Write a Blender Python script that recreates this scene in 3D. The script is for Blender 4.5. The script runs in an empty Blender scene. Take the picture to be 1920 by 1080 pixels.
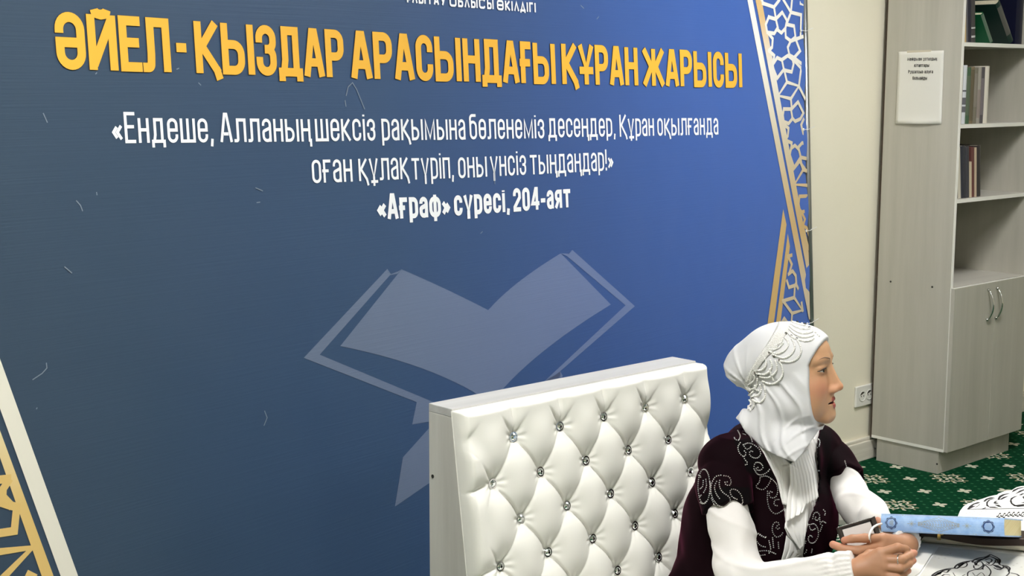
import bpy, bmesh, math, random
import numpy as np
from mathutils import Vector, Matrix
from mathutils.bvhtree import BVHTree
random.seed(7)
scn = bpy.context.scene
COL = scn.collection
PI = math.pi

# ------------------------------------------------------------------ camera
YAW, PITCH, ROLL, FPX, HCAM = 0.7427, 0.1437, 0.0025, 2700.5, 1.65
fw = np.array([math.sin(YAW)*math.cos(PITCH), math.cos(YAW)*math.cos(PITCH), -math.sin(PITCH)])
r0 = np.array([math.cos(YAW), -math.sin(YAW), 0.0]); u0 = np.cross(r0, fw)
rt = math.cos(ROLL)*r0 + math.sin(ROLL)*u0
up_ = -math.sin(ROLL)*r0 + math.cos(ROLL)*u0
EYE = np.array([0.0, 0.0, HCAM])
cam = bpy.data.cameras.new('camera'); cam.sensor_width = 36.0; cam.lens = FPX/1920*36.0
cam.clip_start = 0.05; cam.clip_end = 60
co = bpy.data.objects.new('camera', cam); COL.objects.link(co)
Mx = Matrix.Identity(4)
for i in range(3):
    Mx[i][0] = rt[i]; Mx[i][1] = up_[i]; Mx[i][2] = -fw[i]; Mx[i][3] = EYE[i]
co.matrix_world = Mx
scn.camera = co
# measured pixel -> point on a known plane / at a known depth (used to carry measurements into the room)
def ray(x, y): return fw + rt*(x-960)/FPX - up_*(y-540)/FPX
def on_plane(x, y, P, n):
    d = ray(x, y); P = np.asarray(P, float); n = np.asarray(n, float)
    return EYE + d*(np.dot(P-EYE, n)/np.dot(d, n))
def at_z(x, y, z): return on_plane(x, y, (0, 0, z), (0, 0, 1))
def at_x(x, y, X): return on_plane(x, y, (X, 0, 0), (1, 0, 0))
def at_y(x, y, Y): return on_plane(x, y, (0, Y, 0), (0, 1, 0))
def at_d(x, y, d): return EYE + ray(x, y)*d

# ------------------------------------------------------------------ world, exposure
w = bpy.data.worlds.new('world'); scn.world = w; w.use_nodes = True
w.node_tree.nodes['Background'].inputs[0].default_value = (0.9, 0.95, 1.0, 1)
w.node_tree.nodes['Background'].inputs[1].default_value = 0.05
scn.view_settings.view_transform = 'Standard'
scn.view_settings.look = 'None'
scn.view_settings.exposure = 0.0
scn.view_settings.gamma = 1.0
scn.view_settings.use_curve_mapping = False
CEIL = 3.05
# ceiling light panels: (x, y, strength)
LAMPS = [(1.0, 1.25, 88.0, 'square ceiling light panel above the left half of the banner'),
         (4.0, 1.85, 72.0, 'square ceiling light panel above the table near the bookcase'),
         (1.4, -1.7, 24.0, 'square ceiling light panel behind the viewer on the banner side'),
         (4.0, -1.0, 18.0, 'square ceiling light panel behind the viewer on the bookcase side')]

# ------------------------------------------------------------------ materials
def mat(name, col, rough=0.6, metal=0.0, spec=0.5, sheen=0.0, sheen_col=None, coat=0.0, emit=None, estr=0.0, trans=0.0, ior=1.45, sss=0.0):
    m = bpy.data.materials.new(name); m.use_nodes = True
    b = m.node_tree.nodes['Principled BSDF']
    b.inputs['Base Color'].default_value = (*col, 1); b.inputs['Roughness'].default_value = rough
    b.inputs['Metallic'].default_value = metal; b.inputs['Specular IOR Level'].default_value = spec
    b.inputs['Sheen Weight'].default_value = sheen
    if sheen_col: b.inputs['Sheen Tint'].default_value = (*sheen_col, 1)
    b.inputs['Coat Weight'].default_value = coat
    b.inputs['Transmission Weight'].default_value = trans; b.inputs['IOR'].default_value = ior
    if sss:
        b.inputs['Subsurface Weight'].default_value = sss
        b.inputs['Subsurface Radius'].default_value = (1.0, 0.35, 0.2); b.inputs['Subsurface Scale'].default_value = 0.006
    if emit: b.inputs['Emission Color'].default_value = (*emit, 1); b.inputs['Emission Strength'].default_value = estr
    return m
def nt(m): return m.node_tree.nodes, m.node_tree.links, m.node_tree.nodes['Principled BSDF']
def noise_mix(m, c1, c2, scale=(5, 5, 5), detail=4, lo=0.35, hi=0.65, nscale=1.0, coord='Object', rough=0.6):
    N, L, b = nt(m)
    tc = N.new('ShaderNodeTexCoord'); mp = N.new('ShaderNodeMapping'); mp.inputs['Scale'].default_value = scale
    nz = N.new('ShaderNodeTexNoise'); nz.inputs['Scale'].default_value = nscale; nz.inputs['Detail'].default_value = detail; nz.inputs['Roughness'].default_value = rough
    cr = N.new('ShaderNodeValToRGB'); cr.color_ramp.elements[0].position = lo; cr.color_ramp.elements[1].position = hi
    cr.color_ramp.elements[0].color = (*c1, 1); cr.color_ramp.elements[1].color = (*c2, 1)
    L.new(tc.outputs[coord], mp.inputs[0]); L.new(mp.outputs[0], nz.inputs[0]); L.new(nz.outputs[0], cr.inputs[0]); L.new(cr.outputs[0], b.inputs['Base Color'])
    return nz
def bump(m, scale=(200, 200, 200), strength=0.1, dist=0.002, detail=2, kind='noise', nscale=1.0):
    N, L, b = nt(m)
    tc = N.new('ShaderNodeTexCoord'); mp = N.new('ShaderNodeMapping'); mp.inputs['Scale'].default_value = scale
    nz = N.new('ShaderNodeTexNoise'); nz.inputs['Scale'].default_value = nscale; nz.inputs['Detail'].default_value = detail
    bp = N.new('ShaderNodeBump'); bp.inputs['Strength'].default_value = strength; bp.inputs['Distance'].default_value = dist
    L.new(tc.outputs['Object'], mp.inputs[0]); L.new(mp.outputs[0], nz.inputs[0]); L.new(nz.outputs[0], bp.inputs['Height'])
    L.new(bp.outputs[0], b.inputs['Normal'])
def attr_color(m, name='col'):
    N, L, b = nt(m)
    a = N.new('ShaderNodeAttribute'); a.attribute_name = name
    L.new(a.outputs['Color'], b.inputs['Base Color']); return a

# ------------------------------------------------------------------ object helpers
def link(o, parent=None):
    COL.objects.link(o)
    if parent is not None: o.parent = parent
    return o
def tag(o, label=None, cat=None, group=None, kind=None):
    if label: o['label'] = label
    if cat: o['category'] = cat
    if group: o['group'] = group
    if kind: o['kind'] = kind
    return o
def empty(name, loc, label=None, cat=None, group=None, rz=0.0):
    o = bpy.data.objects.new(name, None); o.empty_display_size = 0.05
    o.location = loc; o.rotation_euler = (0, 0, rz); COL.objects.link(o)
    return tag(o, label, cat, group)
def mesh(name, verts, faces, mats, parent=None, smooth=False, mi=None, world=True, col=None):
    me = bpy.data.meshes.new(name)
    me.from_pydata([tuple(map(float, v)) for v in verts], [], [tuple(map(int, f)) for f in faces])
    if not isinstance(mats, (list, tuple)): mats = [mats]
    for m in mats: me.materials.append(m)
    if mi is not None: me.polygons.foreach_set('material_index', np.asarray(mi, np.int32))
    if smooth: me.polygons.foreach_set('use_smooth', np.ones(len(me.polygons), bool))
    if col is not None:
        at = me.color_attributes.new('col', 'FLOAT_COLOR', 'POINT')
        c4 = np.ones((len(col), 4), np.float32); c4[:, :3] = col
        at.data.foreach_set('color', c4.ravel())
    me.update()
    o = bpy.data.objects.new(name, me); link(o, parent)
    if parent is not None and world:
        o.matrix_parent_inverse = pmat(parent).inverted()
    return o
def pmat(p):
    m = Matrix.LocRotScale(p.location, p.rotation_euler, p.scale)
    if p.parent is not None: m = pmat(p.parent) @ p.matrix_parent_inverse @ m
    return m
class MB:
    """collects geometry in world space and links it as one mesh object"""
    def __init__(s): s.v = []; s.f = []; s.mi = []; s.c = []
    def add(s, v, f, mi=0, c=None):
        b = len(s.v); s.v += [tuple(map(float, q)) for q in v]; s.f += [tuple(i+b for i in q) for q in f]; s.mi += [mi]*len(f)
        if c is not None: s.c += [c]*len(v) if not hasattr(c[0], '__len__') else list(c)
        return s
    def box(s, x0, y0, z0, x1, y1, z1, mi=0, M=None):
        v = [(x, y, z) for z in (z0, z1) for y in (y0, y1) for x in (x0, x1)]
        if M is not None: v = [tuple(M @ Vector(q)) for q in v]
        return s.add(v, [(0, 2, 3, 1), (4, 5, 7, 6), (0, 1, 5, 4), (2, 6, 7, 3), (0, 4, 6, 2), (1, 3, 7, 5)], mi)
    def tube(s, pts, r, n=10, mi=0, cap=True):
        pts = [np.asarray(p, float) for p in pts]; rr = r if hasattr(r, '__len__') else [r]*len(pts)
        rings = []; prev = None
        for i, p in enumerate(pts):
            t = pts[min(i+1, len(pts)-1)] - pts[max(i-1, 0)]; t = t/(np.linalg.norm(t)+1e-12)
            if prev is None:
                a = np.array([0, 0, 1.0]) if abs(t[2]) < .9 else np.array([1.0, 0, 0])
                e1 = np.cross(t, a)
            else: e1 = prev - t*np.dot(prev, t)
            e1 = e1/np.linalg.norm(e1); prev = e1; e2 = np.cross(t, e1)
            rings.append([p + rr[i]*(math.cos(2*PI*k/n)*e1 + math.sin(2*PI*k/n)*e2) for k in range(n)])
        v = [q for R in rings for q in R]; f = []
        for i in range(len(pts)-1):
            for k in range(n): f.append((i*n+k, i*n+(k+1) % n, (i+1)*n+(k+1) % n, (i+1)*n+k))
        if cap: f.append(tuple(range(n-1, -1, -1))); f.append(tuple((len(pts)-1)*n+k for k in range(n)))
        return s.add(v, f, mi)
    def ball(s, c, r, n=8, m=6, mi=0, sc=(1, 1, 1), M=None):
        v = []; f = []
        for j in range(m+1):
            th = PI*j/m
            for k in range(n):
                q = np.array([math.sin(th)*math.cos(2*PI*k/n)*sc[0], math.sin(th)*math.sin(2*PI*k/n)*sc[1], math.cos(th)*sc[2]])*r
                if M is not None: q = np.asarray(M) @ q
                v.append(np.asarray(c)+q)
        for j in range(m):
            for k in range(n): f.append((j*n+k, (j+1)*n+k, (j+1)*n+(k+1) % n, j*n+(k+1) % n))
        return s.add(v, f, mi)
    def build(s, name, mats, parent=None, smooth=False, bevel=0.0, seg=2):
        o = mesh(name, s.v, s.f, mats, parent, smooth, s.mi, col=(np.array(s.c) if s.c and len(s.c) == len(s.v) else None))
        bm = bmesh.new(); bm.from_mesh(o.data)
        bmesh.ops.remove_doubles(bm, verts=bm.verts, dist=1e-6)
        bmesh.ops.recalc_face_normals(bm, faces=bm.faces); bm.to_mesh(o.data); bm.free()
        if smooth: o.data.polygons.foreach_set('use_smooth', np.ones(len(o.data.polygons), bool))
        if bevel:
            b = o.modifiers.new('bevel', 'BEVEL'); b.width = bevel; b.segments = seg; b.limit_method = 'ANGLE'; b.angle_limit = math.radians(40)
        return o
# flat ribbons in a plane: P(s,t) -> point
def ribbon2d(pts, wd, closed=False, ext=0.0):
    """quads (2D) of a mitred ribbon along pts"""
    p = [np.asarray(q, float) for q in pts]; n = len(p); L = []; R = []
    if ext and not closed and n > 1:
        e0, e1 = ext if hasattr(ext, '__len__') else (ext, ext)
        a0 = p[0]-p[1]; a1 = p[-1]-p[-2]; p[0] = p[0]+a0/np.linalg.norm(a0)*e0; p[-1] = p[-1]+a1/np.linalg.norm(a1)*e1
    for i in range(n):
        a = p[(i-1) % n] if (closed or i > 0) else None; b = p[(i+1) % n] if (closed or i < n-1) else None
        d1 = None if a is None else (p[i]-a)/(np.linalg.norm(p[i]-a)+1e-12)
        d2 = None if b is None else (b-p[i])/(np.linalg.norm(b-p[i])+1e-12)
        if d1 is None: d1 = d2
        if d2 is None: d2 = d1
        n1 = np.array([-d1[1], d1[0]]); n2 = np.array([-d2[1], d2[0]]); m = n1+n2; l = np.linalg.norm(m)
        m = n1 if l < 1e-6 else m/l
        k = min(1.0/max(np.dot(m, n1), 1e-3), 1.6)
        L.append(p[i]+m*wd/2*k); R.append(p[i]-m*wd/2*k)
    Q = []
    for i in range(n if closed else n-1):
        j = (i+1) % n; Q.append((L[i], R[i], R[j], L[j]))
    return Q
def round_path(pts, seg=7):
    """pts: (x,y) or (x,y,r): corner rounded with radius r"""
    out = []
    for i, q in enumerate(pts):
        if len(q) < 3 or q[2] <= 0 or i in (0, len(pts)-1): out.append(np.array(q[:2], float)); continue
        p = np.array(q[:2], float); a = np.array(pts[i-1][:2], float); b = np.array(pts[i+1][:2], float)
        da = a-p; db = b-p; la = np.linalg.norm(da); lb = np.linalg.norm(db); da /= la; db /= lb
        ang = math.acos(max(-1, min(1, np.dot(da, db)))); 
        ra = .5 if (i-1 > 0 and len(pts[i-1]) > 2) else .98; rb_ = .5 if (i+1 < len(pts)-1 and len(pts[i+1]) > 2) else .98
        cut = min(q[2]/math.tan(ang/2), la*ra, lb*rb_)
        s = p+da*cut; e = p+db*cut
        for k in range(seg+1):
            t = k/seg
            # circular-ish arc via rational quadratic
            wq = math.sin(ang/2)
            den = (1-t)**2+2*wq*t*(1-t)+t*t
            out.append(((1-t)**2*s+2*wq*t*(1-t)*p+t*t*e)/den)
    o2 = [out[0]]
    for q in out[1:]:
        if np.linalg.norm(q-o2[-1]) > 1e-5: o2.append(q)
    return o2
# ------------------------------------------------------------------ the room
WALLY = 3.502
m_wall = mat('cream_plaster', (0.86, 0.80, 0.62), 0.9, spec=0.2)
noise_mix(m_wall, (0.84, 0.79, 0.64), (0.88, 0.83, 0.68), (1.2, 1.2, 1.2), 6, .3, .7)
bump(m_wall, (90, 90, 90), 0.15, 0.002, 4)
m_ceil = mat('white_ceiling', (0.8, 0.8, 0.78), 0.9)
m_base = mat('pale_skirting', (0.62, 0.58, 0.50), 0.5)
noise_mix(m_base, (0.66, 0.62, 0.53), (0.78, 0.74, 0.65), (3, 3, 60), 4)
def st(o): o['kind'] = 'structure'; return o
RX0, RX1, RY0 = -1.5, 7.2, -3.2
st(MB().box(RX0-.1, WALLY, 0, RX1+.1, WALLY+.1, CEIL).build('wall_back', m_wall))
st(MB().box(RX0-.1, RY0-.1, 0, RX1+.1, RY0, CEIL).build('wall_front', m_wall))
st(MB().box(RX0-.1, RY0, 0, RX0, WALLY, CEIL).build('wall_left', m_wall))
st(MB().box(RX1, RY0, 0, RX1+.1, WALLY, CEIL).build('wall_right', m_wall))
st(MB().box(RX0-.1, RY0-.1, CEIL, RX1+.1, WALLY+.1, CEIL+.1).build('ceiling', m_ceil))
b = MB().box(RX0, WALLY-.023, 0, RX1, WALLY, .085).box(RX0, WALLY-.016, .085, RX1, WALLY, .1)
st(b.build('baseboard_back', m_base, bevel=.004))

# carpet: deep green pile with woven cream motifs laid on a turned lattice
m_carp = mat('green_carpet', (0.012, 0.085, 0.04), 0.95, spec=0.04)
N, L, B = nt(m_carp)
tc = N.new('ShaderNodeTexCoord'); mp = N.new('ShaderNodeMapping'); mp.inputs['Rotation'].default_value = (0, 0, -0.866)
mp.inputs['Scale'].default_value = (24, 24, 24)
L.new(tc.outputs['Object'], mp.inputs[0])
vo = N.new('ShaderNodeTexVoronoi'); vo.inputs['Randomness'].default_value = 0.12; vo.inputs['Scale'].default_value = 1.0; vo.voronoi_dimensions = '2D'
L.new(mp.outputs[0], vo.inputs['Vector'])
cr = N.new('ShaderNodeValToRGB'); cr.color_ramp.elements[0].position = 0.12; cr.color_ramp.elements[1].position = 0.2
cr.color_ramp.elements[0].color = (0.03, 0.14, 0.065, 1); cr.color_ramp.elements[1].color = (0.0, 0.0, 0.0, 1)
L.new(vo.outputs['Distance'], cr.inputs[0])
nz = N.new('ShaderNodeTexNoise'); nz.inputs['Scale'].default_value = 90; nz.inputs['Detail'].default_value = 3
L.new(tc.outputs['Object'], nz.inputs[0])
cg = N.new('ShaderNodeValToRGB'); cg.color_ramp.elements[0].color = (0.002, 0.030, 0.012, 1); cg.color_ramp.elements[1].color = (0.006, 0.066, 0.028, 1)
L.new(nz.outputs[0], cg.inputs[0])
mx = N.new('ShaderNodeMix'); mx.data_type = 'RGBA'; mx.blend_type = 'LIGHTEN'; mx.inputs[0].default_value = 1
L.new(cg.outputs[0], mx.inputs[6]); L.new(cr.outputs[0], mx.inputs[7]); L.new(mx.outputs[2], B.inputs['Base Color'])
bump(m_carp, (400, 400, 400), 0.5, 0.004, 2)
m_motif = mat('cream_yarn', (0.62, 0.62, 0.50), 0.95, spec=0.1)
m_motif2 = mat('straw_yarn', (0.40, 0.38, 0.24), 0.95, spec=0.1)
fl = MB(); fl.add([(RX0, RY0, 0), (RX1, RY0, 0), (RX1, WALLY, 0), (RX0, WALLY, 0)], [(0, 1, 2, 3)], 0)
Au = np.array([-.645, -.764]); Pu = np.array([.764, -.645]); O0 = np.array([5.186, 3.183])
def disc(c, a, bb, ang, mi, z=.0012, n=10):
    e = np.array([math.cos(ang), math.sin(ang)]); g = np.array([-e[1], e[0]])
    P = [c + e*a*math.cos(2*PI*k/n) + g*bb*math.sin(2*PI*k/n) for k in range(n)]
    fl.add([(q[0], q[1], z) for q in P], [tuple(range(n))], mi)
def petal_ring(c, rad, wd, ang0, ang1, mi, cc):
    pts = [cc + rad*np.array([math.cos(a), math.sin(a)]) for a in np.linspace(ang0, ang1, 9)]
    for q in ribbon2d(pts, wd): fl.add([(p[0], p[1], .0012) for p in q], [(0, 1, 2, 3)], mi)
for i in range(-16, 34):
    for j in range(-22, 26):
        c = O0 + Au*.186*i + Pu*.1645*j
        if not (1.0 < c[0] < RX1-.1 and -1.2 < c[1] < WALLY-.005): continue
        if j % 2 == 0 or i % 2 != 0:
            for k in range(4):          # small clover of four leaves
                a = PI/4 + k*PI/2 + .25
                disc(c+.0165*np.array([math.cos(a), math.sin(a)]), .0155, .010, a, 1)
        else:                            # floral medallion
            for k in range(4):
                a = k*PI/2 + .12
                d = np.array([math.cos(a), math.sin(a)]); g = np.array([-d[1], d[0]])
                disc(c+d*.016, .013, .007, a, 1)
                petal_ring(c, .019, .008, a-2.2, a+2.2, 1, c+d*.042)
                disc(c+d*.048, .007, .005, a, 2)
                e = (d+g)/math.sqrt(2)
                disc(c+e*.045, .016, .007, a+PI/4, 2); disc(c+e*.066, .009, .006, a+PI/4+.8, 1)
                disc(c+d*.072+g*.012, .009, .0045, a+.6, 2); disc(c+d*.072-g*.012, .009, .0045, a-.6, 2)
st(fl.build('floor', [m_carp, m_motif, m_motif2]))

# ceiling light panels
m_lamp = mat('lamp_diffuser', (0.9, 0.9, 0.9), 0.5, emit=(1.0, 0.985, 0.95), estr=1.0)
m_wmetal = mat('white_metal', (0.8, 0.8, 0.8), 0.4)
for (x, y, s, lab) in LAMPS:
    t = empty('ceiling_light', (x, y, CEIL), lab, 'ceiling light', 'ceiling light panels')
    f = MB()
    for (a, b_, c, d) in ((-.31, -.31, .31, -.29), (-.31, .29, .31, .31), (-.31, -.29, -.29, .29), (.29, -.29, .31, .29)):
        f.box(x+a, y+b_, CEIL-.03, x+c, y+d, CEIL)
    f.build('housing', m_wmetal, t)
    ml = m_lamp.copy(); ml.node_tree.nodes['Principled BSDF'].inputs['Emission Strength'].default_value = s
    MB().box(x-.29, y-.29, CEIL-.025, x+.29, y+.29, CEIL-.005).build('diffuser', ml, t)
# ------------------------------------------------------------------ the printed banner on its frame
AZ = math.radians(90-9.05); LEAN = math.radians(3.3)
bd = np.array([math.sin(AZ), math.cos(AZ), 0.0]); bn0 = np.array([-bd[1], bd[0], 0.0])
bu = np.array([0, 0, 1.0])*math.cos(LEAN) + bn0*math.sin(LEAN); bn = np.cross(bd, bu)   # bn points out... into the wall
if np.dot(bn, [0, 1, 0]) < 0: bn = -bn
BP = at_y(1514, 150, 3.36); BZ = BP[2]; BP = BP - bu*BZ      # foot of the frame's right post
def bpt(s, t, off=0.0): return BP + bd*s + bu*t - bn*off      # off>0 : towards the viewer
def b2(x, y):
    q = on_plane(x, y, BP, bn); return np.array([(q-BP)@bd, (q-BP)@bu])
BW, BTOP, BBOT = 3.98, 2.42, 0.16
banner = empty('event_banner', BP, 'large blue printed event banner with gold Kazakh title on a metal frame behind the sofa', 'banner')

def banner_grad(name, add=0.0, rough=0.42):
    m = mat(name, (0.1, 0.2, 0.4), rough, spec=0.45)
    N, L, B = nt(m)
    a = N.new('ShaderNodeAttribute'); a.attribute_name = 'col'
    mxx = N.new('ShaderNodeMix'); mxx.data_type = 'RGBA'; mxx.inputs[0].default_value = add; mxx.inputs[7].default_value = (0.62, 0.68, 0.85, 1)
    L.new(a.outputs['Color'], mxx.inputs[6]); L.new(mxx.outputs[2], B.inputs['Base Color'])
    tc = N.new('ShaderNodeTexCoord'); mp = N.new('ShaderNodeMapping'); mp.inputs['Scale'].default_value = (1, 1, 60)
    nz = N.new('ShaderNodeTexNoise'); nz.inputs['Scale'].default_value = 4; nz.inputs['Detail'].default_value = 3
    bp = N.new('ShaderNodeBump'); bp.inputs['Strength'].default_value = 0.12; bp.inputs['Distance'].default_value = 0.003
    L.new(tc.outputs['Object'], mp.inputs[0]); L.new(mp.outputs[0], nz.inputs[0]); L.new(nz.outputs[0], bp.inputs['Height'])
    n2 = N.new('ShaderNodeTexNoise'); n2.inputs['Scale'].default_value = 2.2; n2.inputs['Detail'].default_value = 2
    b3 = N.new('ShaderNodeBump'); b3.inputs['Strength'].default_value = 0.25; b3.inputs['Distance'].default_value = 0.03
    L.new(tc.outputs['Object'], n2.inputs[0]); L.new(n2.outputs[0], b3.inputs['Height']); L.new(bp.outputs[0], b3.inputs['Normal']); L.new(b3.outputs[0], B.inputs['Normal'])
    return m
def lin(c): return [((v/255+.055)/1.055)**2.4 if v/255 > .04045 else v/255/12.92 for v in c]
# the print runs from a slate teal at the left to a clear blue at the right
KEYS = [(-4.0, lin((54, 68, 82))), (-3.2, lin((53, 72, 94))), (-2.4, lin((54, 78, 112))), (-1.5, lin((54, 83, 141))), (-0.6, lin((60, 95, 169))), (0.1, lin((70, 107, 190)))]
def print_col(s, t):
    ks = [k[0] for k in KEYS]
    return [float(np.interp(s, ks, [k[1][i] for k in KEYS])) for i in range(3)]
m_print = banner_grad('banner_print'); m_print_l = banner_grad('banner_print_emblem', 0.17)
# --- flat printed shapes
def clip_half(poly, a, b, c):        # keep a*s+b*t+c >= 0
    out = []
    for i in range(len(poly)):
        p, q = poly[i], poly[(i+1) % len(poly)]
        dp = a*p[0]+b*p[1]+c; dq = a*q[0]+b*q[1]+c
        if dp >= 0: out.append(p)
        if dp*dq < 0: k = dp/(dp-dq); out.append(p+(q-p)*k)
    return out
def clip_sheet(poly):
    for h in ((-1, 0, -.022), (1, 0, BW-.002), (0, -1, BTOP-.002), (0, 1, -BBOT-.002)):
        poly = clip_half(poly, *h)
        if len(poly) < 3: return []
    return poly
class Flat:
    def __init__(s, off): s.m = MB(); s.off = off; s.n = 0
    def poly(s, p, mi=0, c=None, clip=True):
        p = [np.asarray(q, float) for q in p]
        if clip: p = clip_sheet(p)
        if len(p) < 3: return
        s.m.add([bpt(q[0], q[1], s.off) for q in p], [tuple(range(len(p)))], mi, None if c is None else [c(q) for q in p])
# --- condensed stroke alphabet; boxes are 0..1 between stroke centres
def gl(W, *paths): return (W, paths)
CAPS = {
 'Ә': gl(0.37, [(0,.66),(0,1,.5),(1,1,.5),(1,0,.5),(0,0,.5),(0,.47),(1,.47)]),
 'Й': gl(0.38, [(0,1),(0,0)], [(.04,.02),(.96,.98)], [(1,1),(1,0)], [(.20,1.20),(.24,1.12,.1),(.5,1.09,.2),(.76,1.12,.1),(.80,1.20)]),
 'Е': gl(0.27, [(1,1),(0,1),(0,0),(1,0)], [(0,.53),(.86,.53)]),
 'Л': gl(0.36, [(-.14,0),(.12,0,.16),(.16,.3),(.16,1),(1,1),(1,0)]),
 '-': gl(.26, [(.01,.47),(.79,.47)]),
 'Қ': gl(0.36, [(0,1),(0,0)], [(.92,1),(.2,.53),(1,0)], [(.98,.04),(1.1,-.14)]),
 'К': gl(0.35, [(0,1),(0,0)], [(.95,1),(.2,.53),(1,0)]),
 'Ы': gl(0.56, [(0,1),(0,0),(.62,0,.42),(.62,.6,.42),(0,.6)], [(1,1),(1,0)]),
 'З': gl(0.31, [(0,.68),(0,1,.5),(1,1,.5),(1,.53,.4),(.4,.53)], [(.4,.53),(1,.53,.4),(1,0,.5),(0,0,.5),(0,.34)]),
 'Д': gl(0.4, [(.1,0),(.2,.3),(.2,1),(.84,1),(.84,0)], [(-.02,-.13),(-.02,.0),(1.02,.0),(1.02,-.13)]),
 'А': gl(0.34, [(0,0),(.40,1),(.60,1),(1,0)], [(.26,.26),(.74,.26)]),
 'Р': gl(0.31, [(0,0),(0,1),(1,1,.45),(1,.43,.45),(0,.43)]),
 'С': gl(0.29, [(1,.66),(1,1,.5),(0,1,.5),(0,0,.5),(1,0,.5),(1,.34)]),
 'Н': gl(0.33, [(0,1),(0,0)], [(1,1),(1,0)], [(0,.52),(1,.52)]),
 'Ғ': gl(0.19, [(1,1),(0,1),(0,0)], [(-.22,.5),(.85,.5)]),
 'Ұ': gl(0.34, [(0,1),(.5,.38),(1,1)], [(.5,.42),(.5,0)], [(.0,.33),(1,.33)]),
 'Ж': gl(0.6, [(.5,1),(.5,0)], [(0,1),(.37,.53),(0,0)], [(1,1),(.63,.53),(1,0)]),
 'І': gl(.001, [(0,1),(0,0)]), 'Г': gl(.26, [(1,1),(0,1),(0,0)]),
 'О': gl(.5, [(.5,1),(1,1,.5),(1,0,.5),(0,0,.5),(0,1,.5),(.5,1)]),
 'Ө': gl(.5, [(.5,1),(1,1,.5),(1,0,.5),(0,0,.5),(0,1,.5),(.5,1)], [(0,.5),(1,.5)]),
 'Б': gl(.34, [(.9,1),(0,1),(0,0),(1,0,.3),(1,.56,.3),(0,.56)]),
 'Т': gl(.36, [(0,1),(1,1)], [(.5,1),(.5,0)]), 'У': gl(.38, [(0,1),(.52,.3)], [(1,1),(.42,0)]),
}
def low(W, *p): return (W, [[(q[0], q[1]*.79, *q[2:]) for q in pp] for pp in p])
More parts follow.
